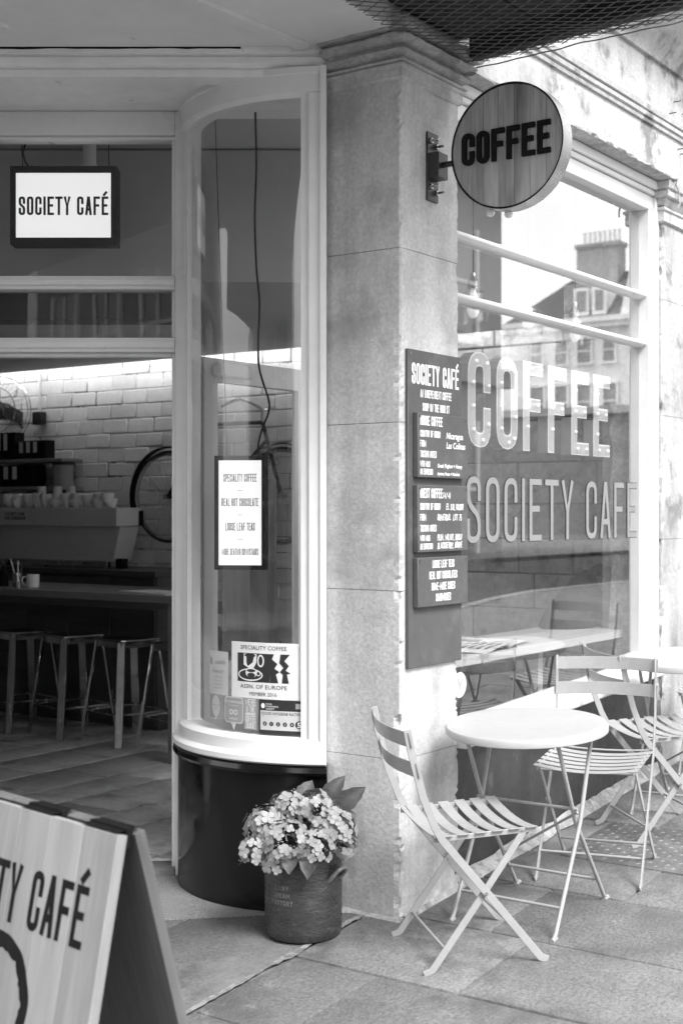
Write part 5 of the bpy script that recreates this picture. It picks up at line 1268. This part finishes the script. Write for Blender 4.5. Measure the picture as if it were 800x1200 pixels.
# marquee letters
MQ = mat('marquee_tray', .80, .4, .05, 8); MQF = mat('marquee_face', .44, .5, .08, 8); MQS = mat('marquee_shaded_side', .22, .4, .05, 8)  # sides coloured darker than the rim to paint in depth shading
cnt = {}
for i, chh in enumerate('COFFEE'):
    x = .805 + .2445*i; hgt, wd = .40, .190; cnt[chh] = cnt.get(chh, 0) + 1
    which = {'C': 'the first letter', 'O': 'next to the C', 'F1': 'next to the O', 'F2': 'next to the first E', 'E1': 'next to the second F', 'E2': 'the last letter'}
    key = chh if chh in 'CO' else chh + str(cnt[chh])
    t = thing('marquee_letter', 'bulb lit marquee letter %s in the street window, %s' % (chh, which[key]), 'letter', T(x, .175, 1.772), 'marquee letters spelling coffee')
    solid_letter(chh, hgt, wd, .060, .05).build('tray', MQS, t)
    solid_letter(chh, hgt, wd, .060, .003).build('rim', MQ, t, M=T(0, -.0503, 0))
    solid_letter(chh, hgt-.014, wd-.014, .046, .002).build('face', MQF, t, M=T(0, -.0536, .007))
    (vs, fs), w_ = glyph(chh, hgt, wd, .060); k2 = 0
    for st in G[chh]:
        if st == 'c': continue
    pts = []
    iw_, ih_ = wd-.060, hgt-.060; closed = False
    for st in G[chh]:
        if st == 'c': closed = True; continue
        pp = rounded([((.030 + p[0]*iw_), (.030 + p[1]*ih_)) + tuple(p[2:]) for p in st], iw_*.5, closed)
        if closed: pp.append(pp[0]); closed = False
        L0 = 0; nxt = 0.0
        for a, b in zip(pp[:-1], pp[1:]):
            a, b = Vector(a), Vector(b); l = (b-a).length
            while nxt <= L0 + l: pts.append(a + (b-a)*((nxt-L0)/l) if l else a); nxt += .098
            L0 += l
    for p in pts:
        mb = MB(); mb.lathe([(.006,0),(.008,.004),(.006,.009),(.001,.011)], 8, T(p.x - w_/2, -.058, p.y) @ RX(90), cap=False); mb.build('bulb', BULB, t, smooth=70)

# ================================================================== ACROSS THE STREET (seen in, or added for, the window reflections)
nb = thing('opposite_building', 'dark stone terrace across the street mirrored in the street window', 'building')
mb = MB(); mb.box(7.5, 23.3, -22, -12, -1, 12.5); mb.build('wall', NEARB, nb)
mb = MB(); mb.box(7.4, 23.5, -12.0, -11.6, 8.6, 9.0); mb.box(7.4, 23.45, -12, -11.75, 4.3, 4.7); mb.build('band', NEARB, nb)
for i in range(5):
    for z0, z1 in ((.6, 3.4), (5.4, 7.6), (9.6, 11.4)):
        x = 21.4 - 2.9*i; mb = MB(); mb.box(x-.6, x+.6, -12.0, -11.96, z0, z1); w_ = mb.build('window', FARG, nb)
        mb = MB(); mb.box(x-.7, x-.6, -12, -11.9, z0-.1, z1+.1); mb.box(x+.6, x+.7, -12, -11.9, z0-.1, z1+.1); mb.box(x-.8, x+.8, -12, -11.85, z0-.25, z0-.1); mb.box(x-.6, x+.6, -12, -11.93, (z0+z1)/2-.04, (z0+z1)/2+.04); mb.build('frame', FARW, w_)
tr = thing('unseen_terrace', 'unseen stone terrace of tall windows added to fill the fanlight reflection', 'building')  # added out of view, placed and sized to hide bright sky from the fanlight
mb = MB(); mb.box(-52, -8.5, -30, -11.5, -2, 10.5); mb.build('wall', NEARB, tr)
mb = MB(); mb.box(-52, -8.3, -11.5, -11.1, 9.9, 10.5); mb.build('cornice', NEARB, tr)
for i in range(15):
    for z0, z1 in ((.4, 3.2), (4.8, 7.4)):
        x = -10.4 - 2.8*i; mb = MB(); mb.box(x-.7, x+.7, -11.5, -11.45, z0, z1); w_ = mb.build('window', FARG, tr)
        mb = MB(); mb.box(x-.85, x-.7, -11.5, -11.4, z0-.1, z1+.1); mb.box(x+.7, x+.85, -11.5, -11.4, z0-.1, z1+.1); mb.box(x-.7, x+.7, -11.455, -11.4, (z0+z1)/2-.05, (z0+z1)/2+.05); mb.box(x-.05, x+.05, -11.457, -11.41, z0, z1); mb.build('frame', FARW, w_)
yw = thing('reflection_screen_wall', 'dark wall added across the street to darken the street window reflection', 'wall')  # added to block the lower reflection so the shop inside shows through
mb = MB(); mb.box(46, 47, -48, -13, -1, 5.4); mb.build('wall', mat('screen_wall_stone', .20, .9, .2, .6, .4, 4), yw)  # dark tone chosen for a dim reflection
mb = MB(); mb.box(45.8, 47.2, -48, -13, 5.4, 5.7); mb.build('coping', NEARB, yw)
fbld = thing('street_end_house', 'pale stone house with slate roof and chimney mirrored in the street window', 'building')
mb = MB(); mb.box(70, 84, -37.2, -27.0, -1, 12.6); mb.build('wall', FARW, fbld)
mb = MB(); mb.box(69.5, 70, -37.4, -27.0, 12.3, 12.6); mb.box(69.3, 70.1, -37.5, -27, 12.6, 12.9); mb.build('cornice', FARW, fbld)
mb = MB(); mb.add([(70,-37.3,12.9),(70,-29.0,12.9),(74,-29.0,16.2),(74,-34.0,16.2),(80,-37.3,12.9),(80,-29,12.9)], [(0,1,2,3),(0,3,4),(3,2,5,4),(1,5,2)]); mb.build('roof', FARR, fbld)
mb = MB(); mb.add([(69.9,-29.4,12.9),(69.9,-27,12.9),(69.9,-27,16.6),(69.9,-28.6,16.4),(76,-29.4,12.9),(76,-27,12.9),(76,-27,16.6),(76,-28.6,16.4)], [(0,1,2,3),(7,6,5,4),(0,4,5,1),(1,5,6,2),(2,6,7,3),(3,7,4,0)]); mb.build('gable', FARW, fbld)
mb = MB(); mb.box(73, 74.2, -33.6, -30.9, 14.5, 17.7); chm = mb.build('chimney', NEARB, fbld); mb = MB(); mb.box(72.9, 74.3, -33.7, -30.8, 17.7, 17.95); mb.build('chimney_cap', NEARB, chm)
for k in range(8): mb = MB(); mb.lathe([(.13,17.95),(.11,18.7),(.14,18.75),(.001,18.75)], 10, T(73.6, -33.4+.33*k, 0), cap=False); mb.build('pot', FARW, chm)
for y0, y1, z0, z1 in ((-35.2,-34.5,10.3,11.7),(-33.6,-32.8,10.3,11.7),(-32.1,-31.3,10.3,11.7),(-30.5,-29.8,10.3,11.7),(-35.2,-34.4,7,9),(-33.6,-32.8,7,9),(-32.1,-31.3,7,9),(-30.5,-29.7,7,9),(-35.2,-34.4,3.6,5.6),(-33.6,-32.8,3.6,5.6),(-32.1,-31.3,3.6,5.6),(-30.5,-29.7,3.6,5.6)):
    mb = MB(); mb.box(69.95, 70, y0, y1, z0, z1); w_ = mb.build('window', FARG, fbld)
    mb = MB(); mb.box(69.9,70,y0-.12,y0,z0,z1); mb.box(69.9,70,y1,y1+.12,z0,z1); mb.box(69.88,70,y0-.15,y1+.15,z1,z1+.15); mb.box(69.85,70,y0-.15,y1+.15,z0-.12,z0); mb.box(69.92,69.96,y0,y1,(z0+z1)/2-.04,(z0+z1)/2+.04); mb.build('frame', FARW, w_)
for y0, y1 in ((-32.5,-31.6),(-31.4,-30.5)):
    mb = MB(); mb.box(70.3, 73, y0, y1, 13.0, 14.8); dm = mb.build('dormer', FARW, fbld); mb = MB(); mb.box(70.26,70.3,y0+.2,y1-.2,13.4,14.6); mb.build('pane', FARG, dm)
for o in COL.objects:
    if o.parent and o.name.split('.')[0] == 'lettering': o['kind'] = 'stuff'      # fine print too small to pick apart
